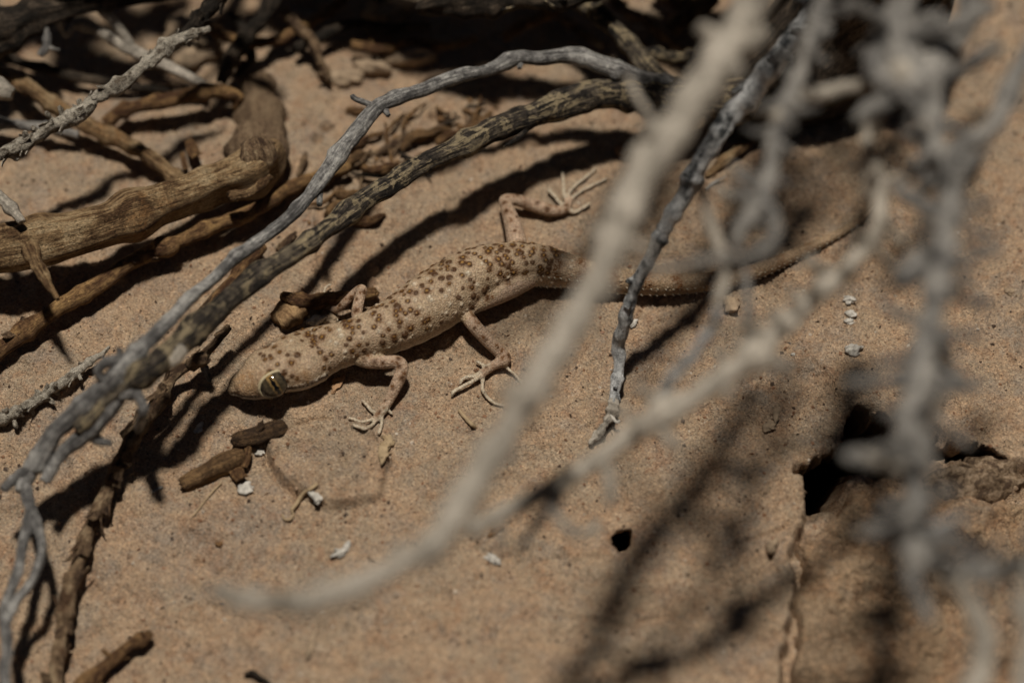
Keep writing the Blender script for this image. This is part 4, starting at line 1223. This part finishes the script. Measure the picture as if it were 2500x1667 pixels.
def stone(name, label, cat, px, py, rx, rz, mat, group=None, seed=0, flat=.6, ry=None):
    p = atg(px, py, 0); k = depth(p) / FPX
    rx_, ry_ = rx * k, (ry or rx) * k / math.sin(ELEV) * .8
    V, F = ellipsoid(np.zeros(3), (np.array([rx_, 0, 0]), np.array([0, ry_, 0]), np.array([0, 0, rx_ * flat])), 30, 17)
    V = np.array(V)
    nn = 1 + .34 * vnoise(V[:, 0] / rx_ * 1.6 + seed, V[:, 1] / ry_ * 1.6 + V[:, 2] / rx_, seed + 3) + .12 * vnoise(V[:, 0] / rx_ * 7, V[:, 1] / ry_ * 7 + V[:, 2] / rx_ * 5, seed + 6) + .20 * vnoise(V[:, 0] / rx_ * 3.1, V[:, 1] / ry_ * 3.1 + V[:, 2] / rx_ * 2, seed + 4)
    a = math.radians(rz); c, s = math.cos(a), math.sin(a)
    V = V * nn[:, None]
    V = np.stack([V[:, 0] * c - V[:, 1] * s, V[:, 0] * s + V[:, 1] * c, V[:, 2]], -1) + p + np.array([0, 0, rx_ * flat * .45])
    o = mesh_obj(name, V, F, mat, None, origin=p)
    return tag(o, label, cat, group)

stone('stone', 'pale sandy lump in shadow at the top edge right of center left', 'stone', 935, 45, 55, 20, M_STONE, seed=2, flat=.7)
stone('stone', 'brown blocky stone in shadow above the arching grey branch', 'stone', 1010, 150, 60, 5, M_STONE, seed=5, flat=.5, ry=24)
stone('stone', 'brown blocky stone left of the one above the arching branch', 'stone', 900, 172, 42, -10, M_STONE, seed=8, flat=.5, ry=20)
stone('stone', 'pale crust block right of the root stub of the thick log', 'stone', 835, 195, 52, -8, M_STONE, seed=9, flat=.35, ry=26)
stone('stone', 'rounded brown lump in the top left between the twigs', 'stone', 470, 110, 75, 30, M_STONE, seed=12, flat=.55)
stone('pebble', 'small round pebble on sand near the right edge', 'pebble', 2465, 714, 13, 0, M_STONE, seed=15)
stone('pebble', 'small pale pebble set in sand right of the lower crack', 'pebble', 1880, 1044, 17, 40, M_STONE, seed=18)
stone('pebble', 'sandy clod with a dark hollow right of the far hind foot', 'pebble', 1517, 376, 17, 0, mat_plain('clod_orange', (.42, .24, .12), .85, .3, .3, 900), seed=21)
stone('pebble', 'greyish clod of sand below the tail beside a dark twig', 'pebble', 1785, 745, 22, 30, M_STONE, seed=23)
stone('pebble', 'small grey lump of sand half hidden behind the blurred right twigs', 'pebble', 2040, 285, 22, 10, M_STONE, seed=25)
stone('seed', 'dark oval seed lying on sand under the slate twig', 'seed', 1818, 312, 13, 62, mat_plain('seed_dark', (.09, .045, .025), .5, .4, .3, 1500), seed=27, flat=.5, ry=8)
for (px, py, r, lab) in ((2073, 735, 11, 'topmost white lichen crumb in the vertical row right of the tail'), (2078, 768, 9, 'second white lichen crumb from the top of the vertical row'), (2072, 788, 8, 'third white lichen crumb in the vertical row right of the tail'), (2084, 858, 14, 'largest lowest white lichen crumb of the vertical row')):
    stone('lichen_crumb', lab, 'lichen', px, py, r, 80, M_WHITE, 'white lichen crumbs right of the tail', seed=px, flat=.8, ry=r * 1.5)
stone('lichen_crumb', 'tiny white crumb on sand at the right of the blurred knot', 'lichen', 1936, 866, 5, 0, M_WHITE, seed=3)

M_ROCK = mat_bark('rock_flaky', (.30, .215, .14), (.20, .135, .08), (.07, .042, .024), 300, (.36, .62), (1, 1), .6, 1.2, .6, patch_w=1.0)
stone('rock', 'rough dark flaky rock below the hollow at the right edge', 'rock', 2390, 1195, 125, 14, M_ROCK, seed=51, flat=.42, ry=58)
stone('clod', 'sandy clod on the broken ledge left of the rounded rock', 'clod', 1885, 1335, 22, 60, M_STONE, seed=57, flat=.7, ry=14)
# litter on the sand
def shard(name, label, cat, px, py, ang, L, W, mat, seed, h=.03, group=None, flat=.55):
    """an irregular elongated flake with a knobbly outline"""
    p = atg(px, py, h); k = depth(p) / FPX
    V, F = ellipsoid(np.zeros(3), (np.array([1.0, 0, 0]), np.array([0, 1.0, 0]), np.array([0, 0, 1.0])), 22, 13)
    V = np.array(V)
    nn = 1 + .42 * vnoise(V[:, 0] * 2.1 + seed, V[:, 1] * 1.7 + V[:, 2], seed + 3) + .30 * vnoise(V[:, 0] * 4.7 + seed, V[:, 1] * 3.9 + V[:, 2] * 3, seed + 4) + .16 * vnoise(V[:, 0] * 9.7, V[:, 1] * 8.9 + V[:, 2] * 7, seed + 5)
    V = V * nn[:, None]
    V[:, 1] += .5 * vnoise(V[:, 0] * 1.1, V[:, 0] * 0 + seed, seed)
    a = math.radians(ang); ex = np.array([math.cos(a), math.sin(a) / math.sin(ELEV), .12 * math.sin(seed)]); ex /= np.linalg.norm(ex)
    ey = np.cross([0.1 * math.cos(seed * 2.1), .1 * math.sin(seed * 1.3), 1.0], ex); ey /= np.linalg.norm(ey); ez = np.cross(ex, ey)
    W_ = V[:, :1] * ex * L * k * .5 + V[:, 1:2] * ey * W * k * .55 + V[:, 2:] * ez * W * k * .5 * flat + p
    o = mesh_obj(name, W_, F, mat, None, origin=p, uvs=None)
    return tag(o, label, cat, group)

twig('bark_stub', 'dark brown cylinder of wood in front of the gecko snout', [(571, 1074, .13, 19), (585, 1071, .14, 22), (620, 1064, .15, 22), (655, 1052, .15, 21), (678, 1045, .15, 19), (687, 1041, .15, 15)], mat_bark('stub_brown', (.22, .13, .065), (.15, .085, .04), (.06, .034, .018), 170, (.36, .62), (.8, 7), .75, 1.0, .8), 'wood stub', n=18, rough=.08, ridge=.16, ground=True, step=.25, flakes=2)
spl = twig('wood_splinter', 'flat split splinter of orange wood below the dark wood stub', [(447, 1182, .10, 17), (470, 1170, .11, 20), (510, 1150, .12, 22), (550, 1129, .13, 22), (580, 1112, .13, 19), (592, 1106, .12, 14)], M_SPLINT, 'splinter', n=16, rough=.12, ridge=.30, ground=True, step=.25)
twig('split_prong', None, [(470, 1160, .14, 7), (455, 1163, .13, 6), (442, 1166, .11, 4)], M_SPLINT, parent=spl, ground=True, n=8)
chip('bark_chip', 'dark upright bark chip at the right end of the wood splinter', 'bark chip', (604, 1120), 70, 55, 20, M_BROWN, .12, .5, curl=.2, th=.03)
chip('bark_chip', 'orange brown pointed bark chip under the wood splinter', 'bark chip', (580, 1158), -55, 56, 34, M_BROWN, .10, .4, curl=.25, th=.03)
stone('lichen_crumb', 'white triangular flake beside the orange bark chip', 'lichen', 600, 1192, 15, 80, M_WHITE, seed=31, flat=.5, ry=20)
stone('lichen_crumb', 'white crumb wedged between wood stub and crust flake', 'lichen', 634, 1104, 13, 50, M_WHITE, seed=33, flat=.5)
for i, (px, py, a, L, W, m, lab) in enumerate((
    (835, 1340, 28, 54, 20, M_WHITE, 'white bark flake lying on bare sand left of the blurred stick'), (1203, 1365, -18, 38, 18, M_WHITE, 'small white chip right of the blurred stick'),
    (945, 1075, 75, 40, 26, M_STRAW, 'upper pale papery scrap under the front foot'), (940, 1110, 70, 52, 24, M_STRAW, 'lower pale papery scrap under the front foot'),
    (772, 1212, -45, 46, 22, M_WHITE, 'grey white scrap on a thin bent straw'), (1546, 791, 50, 22, 16, M_WHITE, 'tiny white star shaped scrap under the tail'),
    (484, 1048, 62, 34, 14, M_WHITE, 'white lichen smear beside the branch shadow near the snout'), (385, 1193, 22, 28, 8, M_ASH, 'thin grey splinter on sand left of the wood splinter'),
    (1212, 1297, 35, 36, 14, M_BROWN, 'small brown scrap right of the big blurred stick'), (905, 1362, -30, 22, 6, M_DRY, 'thin dark scrap right of the white bark flake'),
    (760, 1570, 72, 62, 14, M_STONE, 'blurred pale scrap near the middle of the bottom edge'), (1740, 450, 30, 60, 6, M_ASH, 'thin pale fibre below the bark strip'),
    (1895, 1010, 80, 44, 12, M_STONE, 'small sandy rod just above the pale pebble'), (535, 1325, 20, 16, 12, M_BROWN, 'small orange chip on open sand at the lower left'),
    (818, 940, 62, 60, 24, mat_plain('sand_clod', (.36, .21, .11), .85, .3, .3, 900), 'elongated orange clod just behind the gecko chin'))):
    shard('litter_scrap', lab, 'scrap', px, py, a, L, W, m, 60 + i)
st_ = twig('straw', 'thin bent straw with a curled end on sand below the crust flake', [(775, 1180, .05, 5), (760, 1192, .06, 5), (744, 1203, .07, 5), (728, 1222, .06, 5), (712, 1245, .05, 4.5)], M_STRAW, 'straw', n=8, ground=True)
twig('curl', None, [(712, 1245, .05, 3.5), (716, 1256, .04, 3), (708, 1268, .04, 3), (696, 1268, .04, 3), (690, 1256, .04, 2.5)], M_STRAW, parent=st_, n=6, ground=True)
twig('straw', 'short pale straw on sand right of the front foot', [(1122, 1002, .04, 4.5), (1135, 1018, .05, 5), (1150, 1034, .06, 5), (1160, 1042, .05, 4)], M_STRAW, 'straw', n=8, ground=True)
twig('straw', 'fine fibre on sand below the orange bark chip', [(540, 1178, .03, 2.2), (510, 1210, .03, 2), (470, 1262, .02, 1.6)], M_STRAW, 'straw', n=6, ground=True)
twig('grass_curl', 'dark curled stem at the bottom edge left of center', [(600, 1645, .06, 6), (616, 1640, .12, 7), (634, 1652, .12, 6), (655, 1664, .08, 5), (668, 1680, .05, 4)], M_DARK, 'stem', n=8, ground=True)
bs = twig('bark_strip', 'cracked tan bark strip on sand under the slate twig', [(1862, 316, .08, 12), (1835, 342, .09, 14), (1806, 366, .09, 15), (1780, 390, .08, 14), (1750, 412, .07, 11), (1722, 432, .05, 6)], M_LOG, 'bark strip', n=12, rough=.25, ridge=.2, ground=True, flakes=4, step=.4)
stone('wood_lump', 'crumbling brown wood lump under the branch by the gecko shoulder', 'wood lump', 712, 772, 44, 25, M_LOG, seed=41, flat=.6)
twig('brown_twig', 'short reddish twig stub behind the far front foot', [(690, 722, .2, 14), (720, 730, .22, 16), (760, 736, .22, 17), (800, 728, .2, 17), (850, 722, .2, 16), (905, 716, .2, 15), (918, 712, .2, 13)], M_BROWN, n=12, rough=.15, ground=True, rand_nodes=3)
stone('lichen_crumb', 'whitish crumb pressed against the gecko shoulder', 'lichen', 772, 786, 24, 20, M_WHITE, seed=43, flat=.5, ry=14)
stone('pebble', 'pale pinkish crumb of crust by the far front foot', 'pebble', 806, 782, 18, 20, M_STONE, seed=47, flat=.6)
chip('dry_leaf', 'narrow tan dried leaf between the two forks of the branch', 'leaf', (510, 750), 52, 130, 30, M_DRY, .35, .2, curl=.1, th=.02)
twig('brown_twig', 'brown twig between the two forks running under the dark branch', [(640, 600, .3, 14), (600, 640, .35, 15), (570, 680, .4, 15), (545, 712, .42, 15), (520, 744, .4, 12)], M_BROWN, n=12, ground=True, rand_nodes=3, flakes=3)
# bark litter heaped between the two forks
lit = [(880, 345, 25, 110, 15, 'brown shard under the arching branch near its lower bend'), (960, 350, 20, 120, 14, 'long brown shard midway between the two forks'), (1040, 338, 18, 130, 17, 'thick brown shard against the top side of the dark fork'),
       (1130, 310, 20, 150, 17, 'longest brown shard along the upper side of the dark fork'), (1190, 295, 22, 80, 11, 'rightmost shard of the litter between the forks'), (860, 395, 30, 90, 16, 'tan shard right of the arching branch below its bend'),
       (930, 405, 15, 90, 13, 'tan shard just above the dark fork'), (800, 430, 30, 80, 14, 'brown shard beside the arching branch'), (850, 470, 10, 70, 14, 'short brown shard left of the pale knot on the dark fork'),
       (900, 535, 10, 80, 18, 'orange brown shard just below the dark fork'), (760, 450, 15, 100, 10, 'thin brown shard crossing under the arching branch'), (820, 510, 35, 60, 16, 'stubby tan shard above the dark fork'),
        (870, 270, -5, 56, 14, 'small orange shard above the stub of the arching branch'), (740, 400, 70, 60, 10, 'upright dark shard left of the arching branch'),
       (965, 300, 40, 70, 7, 'thin slanted shard below the arching branch'), (1010, 285, 42, 90, 6, 'thinnest dark shard below the arching branch'), (700, 590, 40, 60, 14, 'brown shard between the forks at the lower left of the litter'),
        (1080, 270, -30, 40, 6, 'tiny dark shard on sand under the arch')]
for i, (px, py, a, L, W, lab) in enumerate(lit):
    a = math.radians(a + random.uniform(-8, 8)); dx, dy = math.cos(a) * L / 2, -math.sin(a) * L / 2
    b = random.uniform(-.12, .12) * L; W *= .72
    twig('bark_shard', lab, [(px - dx, py - dy, .05, W * .7), (px - dx * .4 + b * .5, py - dy * .4 + b, .08 + .04 * (i % 3), W), (px + dx * .4 + b * .3, py + dy * .4 + b * .6, .10 + .05 * (i % 2), W * .9), (px + dx, py + dy, .06, W * .5)],
         [M_BROWN, M_DRY, M_SPLINT][i % 3], 'bark shard', 'bark shards between the two forks', ground=True, n=10, rough=.38, ridge=.25, wob=.5, step=.35)
random.seed(51)
for i in range(18):
    t_ = random.random(); px = 770 + 430 * t_ + random.uniform(-30, 30); py = 480 - 200 * t_ + random.uniform(-60, 40); a = math.radians(random.gauss(28, 28)); L = random.uniform(40, 110)
    dx, dy = math.cos(a) * L / 2, -math.sin(a) * L / 2; b = random.uniform(-.12, .12) * L
    twig('twiglet', 'thin brown twiglet in the litter between the two forks of the branch', [(px - dx, py - dy, .08, 4), (px + b * .6, py + b, .14, 5), (px + dx, py + dy, .10, 3)], [M_DRY, M_BROWN, M_DARK][i % 3], 'twiglet', 'twiglets between the two forks', ground=True, n=7, rough=.25, wob=.5, step=.6)
random.seed(5)
for i in range(70):
    t_ = random.random(); px = 760 + 430 * t_ + random.uniform(-40, 40); py = 500 - 210 * t_ + random.uniform(-70, 60)
    shard('litter_crumb', 'tiny wood crumb in the litter between the two forks of the branch', 'crumb', px, py, random.uniform(0, 180), random.uniform(8, 20), random.uniform(5, 11), [M_BROWN, M_DRY, M_STONE, M_SPLINT][i % 4], 300 + i, .03, 'crumbs between the two forks', .7)

# ------------------------------------------------------------------ slate twig standing at the right
sl = twig('slate_twig', 'dark slate grey twig with white patches beside the big blurred stick', [
    (2010, -40, 5.6, 20), (1960, 60, 5.3, 22), (1900, 140, 5.0, 24), (1833, 222, 4.6, 26), (1773, 299, 4.2, 24), (1730, 360, 3.9, 23), (1700, 408, 3.6, 25), (1671, 479, 3.2, 20), (1628, 551, 2.8, 18), (1585, 632, 2.3, 17), (1551, 705, 1.8, 16), (1521, 799, 1.1, 16), (1508, 842, .7, 17), (1514, 890, .45, 15), (1504, 940, .30, 13), (1496, 985, .22, 12)],
    M_SLATE, n=14, rough=.17, ridge=.12, rand_nodes=12, step=.4, flakes=8, buds=4)
twig('side_shoot', 'whitish peeling tip of the twig', [(1500, 975, .25, 10), (1490, 1010, .20, 11), (1476, 1040, .16, 9), (1455, 1066, .12, 9), (1438, 1082, .08, 5)], M_PALE, parent=sl, n=14, rough=.5, ridge=.25, ground=True, rand_nodes=6, step=.3)
twig('side_shoot', None, [(1490, 1015, .2, 5), (1505, 1030, .2, 4), (1512, 1028, .2, 4)], M_WHITE, parent=sl, n=6, ground=True)

# ------------------------------------------------------------------ blurred twigs close to the lens
big = twig('bleached_stick', 'largest pale blurred stick crossing the foreground from the top edge', [
    (1930, -150, 11.4, 48), (1880, -60, 11.2, 47), (1825, 34, 11.0, 46), (1773, 128, 10.8, 46), (1705, 230, 10.6, 44), (1635, 330, 10.4, 44), (1573, 430, 10.2, 43), (1520, 534, 10.0, 40), (1467, 659, 9.8, 37), (1382, 818, 9.5, 35), (1276, 988, 9.2, 36), (1190, 1127, 8.9, 35),
    (1115, 1250, 8.6, 35), (1056, 1330, 8.4, 34), (1000, 1370, 8.3, 28), (945, 1398, 8.2, 29), (850, 1435, 8.0, 29), (744, 1466, 7.8, 28), (638, 1468, 7.6, 26), (575, 1455, 7.5, 25), (525, 1436, 7.4, 22)],
    M_PALE, 'stick', n=18, rough=.15, ridge=.08, rand_nodes=16, step=.35, buds=14, bud_size=.8)
twig('side_shoot', None, [(1628, 345, 10.2, 11), (1598, 305, 9.9, 11), (1565, 250, 9.6, 10), (1545, 215, 9.4, 9), (1532, 190, 9.3, 7)], M_PALE, parent=big, n=10, rough=.14)
mid = twig('bleached_twig', 'knotty pale blurred twig crossing the lower right foreground', [
    (2205, 140, 9.4, 20), (2178, 215, 9.2, 19), (2142, 275, 8.9, 17), (2118, 335, 8.7, 16), (2134, 400, 8.5, 16), (2150, 461, 8.3, 19), (2139, 560, 8.1, 20), (2100, 620, 8.0, 20), (2056, 672, 7.9, 22), (1962, 750, 7.7, 25), (1890, 815, 7.5, 26), (1838, 868, 7.4, 33), (1790, 905, 7.3, 27), (1735, 940, 7.2, 25), (1660, 985, 7.0, 26), (1618, 1010, 6.9, 33), (1560, 1052, 6.7, 25),
    (1500, 1090, 6.6, 25), (1435, 1134, 6.4, 24), (1341, 1192, 6.2, 22), (1247, 1238, 6.0, 20), (1190, 1272, 5.8, 18), (1150, 1300, 5.7, 14)],
    M_PALE, n=16, rough=.17, ridge=.08, rand_nodes=14, step=.4, buds=34, bud_size=2.4, nodes=[(.53, .4, 1.0, None), (.68, .45, 1.0, None)])
for pts, m in (([(1838, 860, 7.4, 16), (1826, 825, 7.5, 13), (1828, 760, 7.6, 12), (1822, 700, 7.7, 11), (1812, 660, 7.8, 10)], M_ASH),
               ([(1618, 1000, 6.9, 16), (1614, 966, 7.0, 14), (1641, 923, 7.1, 15), (1680, 880, 7.2, 15), (1710, 838, 7.3, 14), (1739, 800, 7.5, 13), (1757, 740, 7.6, 11), (1765, 680, 7.7, 10)], M_SLATE),
               ([(1470, 1112, 6.5, 14), (1482, 1150, 6.4, 13), (1490, 1195, 6.3, 13), (1488, 1232, 6.2, 11)], M_PALE),
               ([(1395, 1165, 6.3, 13), (1368, 1200, 6.2, 13), (1330, 1250, 6.1, 13), (1298, 1300, 6.0, 12), (1266, 1345, 5.9, 10)], M_SLATE),
               ([(1368, 1200, 6.2, 11), (1358, 1245, 6.1, 10), (1372, 1280, 6.1, 11), (1405, 1300, 6.0, 12), (1445, 1298, 6.0, 11), (1458, 1270, 6.1, 9)], M_PALE)):
    twig('side_shoot', None, pts, m, parent=mid, n=10, rough=.2, rand_nodes=4, wob=.35, step=.4)
tri = twig('bleached_twig', 'blurred branching twig right of the big stick hanging from the top edge', [
    (2035, -120, 10.2, 18), (2010, -10, 10.0, 19), (1992, 60, 9.9, 21), (1979, 95, 9.8, 23), (1962, 171, 9.6, 19), (1935, 220, 9.5, 19), (1910, 266, 9.4, 24), (1893, 342, 9.2, 19), (1880, 420, 9.0, 19), (1862, 488, 8.9, 21), (1824, 534, 8.8, 17), (1800, 570, 8.7, 16), (1792, 600, 8.6, 14)],
    M_ASH, n=14, rough=.18, rand_nodes=10, step=.4, buds=26, bud_size=2.6)
for pts, m in (([(1905, 268, 9.4, 17), (1935, 248, 9.4, 17), (1970, 230, 9.3, 18), (2020, 222, 9.3, 19), (2070, 214, 9.2, 17), (2141, 204, 9.1, 18), (2200, 196, 9.1, 20)], M_PALE),
               ([(1905, 280, 9.4, 16), (1876, 272, 9.4, 17), (1852, 282, 9.4, 9)], M_PALE), ([(1910, 285, 9.4, 16), (1936, 306, 9.3, 14), (1946, 312, 9.3, 8)], M_ASH),
               ([(1979, 80, 9.8, 17), (2010, 76, 9.9, 15), (2026, 62, 9.9, 9)], M_ASH),
               ([(1866, 488, 8.9, 16), (1885, 525, 9.1, 15), (1896, 560, 9.3, 15), (1885, 595, 9.4, 15), (1850, 618, 9.4, 15), (1799, 630, 9.3, 14), (1720, 640, 9.1, 12), (1628, 655, 8.9, 11), (1560, 662, 8.7, 9)], M_ASH),
               ([(1862, 488, 8.9, 15), (1810, 488, 8.8, 15), (1770, 472, 8.7, 13), (1745, 462, 8.7, 9)], M_PALE),
               ([(1700, 440, 8.3, 12), (1716, 490, 8.2, 14), (1739, 547, 8.1, 14), (1758, 600, 8.0, 15), (1773, 640, 7.9, 16), (1770, 690, 7.8, 15), (1752, 745, 7.7, 13)], M_PALE)):
    twig('side_shoot', None, pts, m, parent=tri, n=10, rough=.2, rand_nodes=4, wob=.35, step=.4)
cl = twig('bleached_twig', 'thick knotty blurred twig hanging down the right side', [
    (2215, -120, 10.4, 36), (2206, -10, 10.2, 37), (2186, 75, 10.0, 40), (2205, 150, 9.9, 52), (2245, 200, 9.8, 55), (2275, 265, 9.7, 34), (2268, 318, 9.6, 30), (2288, 380, 9.5, 27), (2318, 430, 9.4, 29), (2316, 505, 9.3, 26), (2305, 560, 9.2, 25), (2298, 620, 9.1, 28), (2288, 670, 9.0, 33), (2282, 731, 8.9, 28), (2262, 816, 8.7, 28), (2246, 902, 8.6, 33), (2228, 987, 8.5, 32),
    (2216, 1065, 8.4, 31), (2222, 1137, 8.2, 34), (2236, 1190, 8.1, 29), (2243, 1240, 8.0, 33), (2220, 1296, 7.9, 29), (2238, 1350, 7.8, 31), (2310, 1386, 7.7, 27), (2397, 1395, 7.6, 25), (2500, 1388, 7.5, 23), (2600, 1370, 7.5, 22)],
    M_ASH, n=18, rough=.2, ridge=.08, rand_nodes=22, step=.35, buds=84, bud_size=2.7)
for pts, m in (([(2420, -110, 10.4, 30), (2366, -5, 10.2, 30), (2355, 64, 10.1, 28), (2315, 118, 10.0, 29), (2285, 160, 9.9, 34), (2250, 195, 9.8, 36)], M_ASH),
               ([(2245, 205, 9.8, 40), (2200, 190, 9.8, 38), (2165, 200, 9.7, 28), (2135, 190, 9.7, 15)], M_PALE),
               ([(2160, 30, 10.1, 20), (2140, 120, 9.9, 24), (2150, 180, 9.8, 28), (2190, 215, 9.8, 30)], M_ASH),
               ([(2590, 20, 10.4, 26), (2520, 115, 10.2, 26), (2470, 215, 10.0, 26), (2435, 285, 9.9, 24), (2390, 328, 9.7, 22), (2345, 365, 9.6, 21), (2315, 415, 9.5, 20)], M_ASH),
               ([(2262, 325, 9.6, 22), (2240, 320, 9.6, 18)], M_PALE),
               ([(2345, 420, 9.5, 18), (2375, 400, 9.5, 22), (2395, 410, 9.5, 18)], M_ASH),
               ([(2312, 510, 9.3, 20), (2278, 515, 9.3, 20), (2244, 502, 9.3, 18), (2205, 475, 9.3, 18), (2180, 450, 9.3, 12)], M_ASH),
               ([(2288, 650, 9.0, 22), (2250, 655, 9.0, 27), (2215, 675, 9.1, 27), (2194, 694, 9.1, 17)], M_ASH),
               ([(2245, 905, 8.6, 20), (2210, 915, 8.6, 17), (2182, 925, 8.6, 10)], M_ASH), ([(2230, 960, 8.5, 18), (2268, 970, 8.5, 16), (2300, 990, 8.5, 12), (2316, 1000, 8.5, 8)], M_PALE),
               ([(2222, 1125, 8.3, 20), (2180, 1128, 8.3, 20), (2140, 1118, 8.3, 14), (2108, 1110, 8.3, 7)], M_PALE), ([(2225, 1120, 8.3, 20), (2262, 1132, 8.3, 17), (2285, 1145, 8.3, 10)], M_PALE),
               ([(2235, 1300, 7.9, 18), (2184, 1309, 7.9, 15), (2130, 1306, 7.9, 12), (2088, 1303, 7.9, 8)], M_ASH),
               ([(2240, 1305, 7.9, 16), (2295, 1286, 7.9, 14), (2340, 1265, 8.0, 11), (2368, 1248, 8.0, 8)], M_SLATE),
               ([(2236, 1360, 7.8, 20), (2228, 1405, 7.7, 20), (2248, 1455, 7.6, 19), (2268, 1505, 7.5, 16), (2272, 1522, 7.5, 9)], M_ASH),
               ([(2310, 1395, 7.7, 22), (2340, 1428, 7.6, 24), (2375, 1480, 7.5, 26), (2404, 1555, 7.3, 31), (2398, 1630, 7.2, 30), (2370, 1700, 7.1, 28), (2340, 1770, 7.0, 28)], M_PALE),
               ([(2520, 1400, 7.5, 22), (2500, 1480, 7.4, 22), (2512, 1560, 7.3, 22), (2500, 1660, 7.2, 22), (2510, 1760, 7.1, 22)], M_PALE)):
    twig('side_shoot', None, pts, m, parent=cl, n=12, rough=.22, rand_nodes=5, wob=.4, step=.4)

# ------------------------------------------------------------------ the animal, then the loose grains
build_gecko()
build_grains()

for o in bpy.data.objects:
    if '_o' in o: del o['_o']
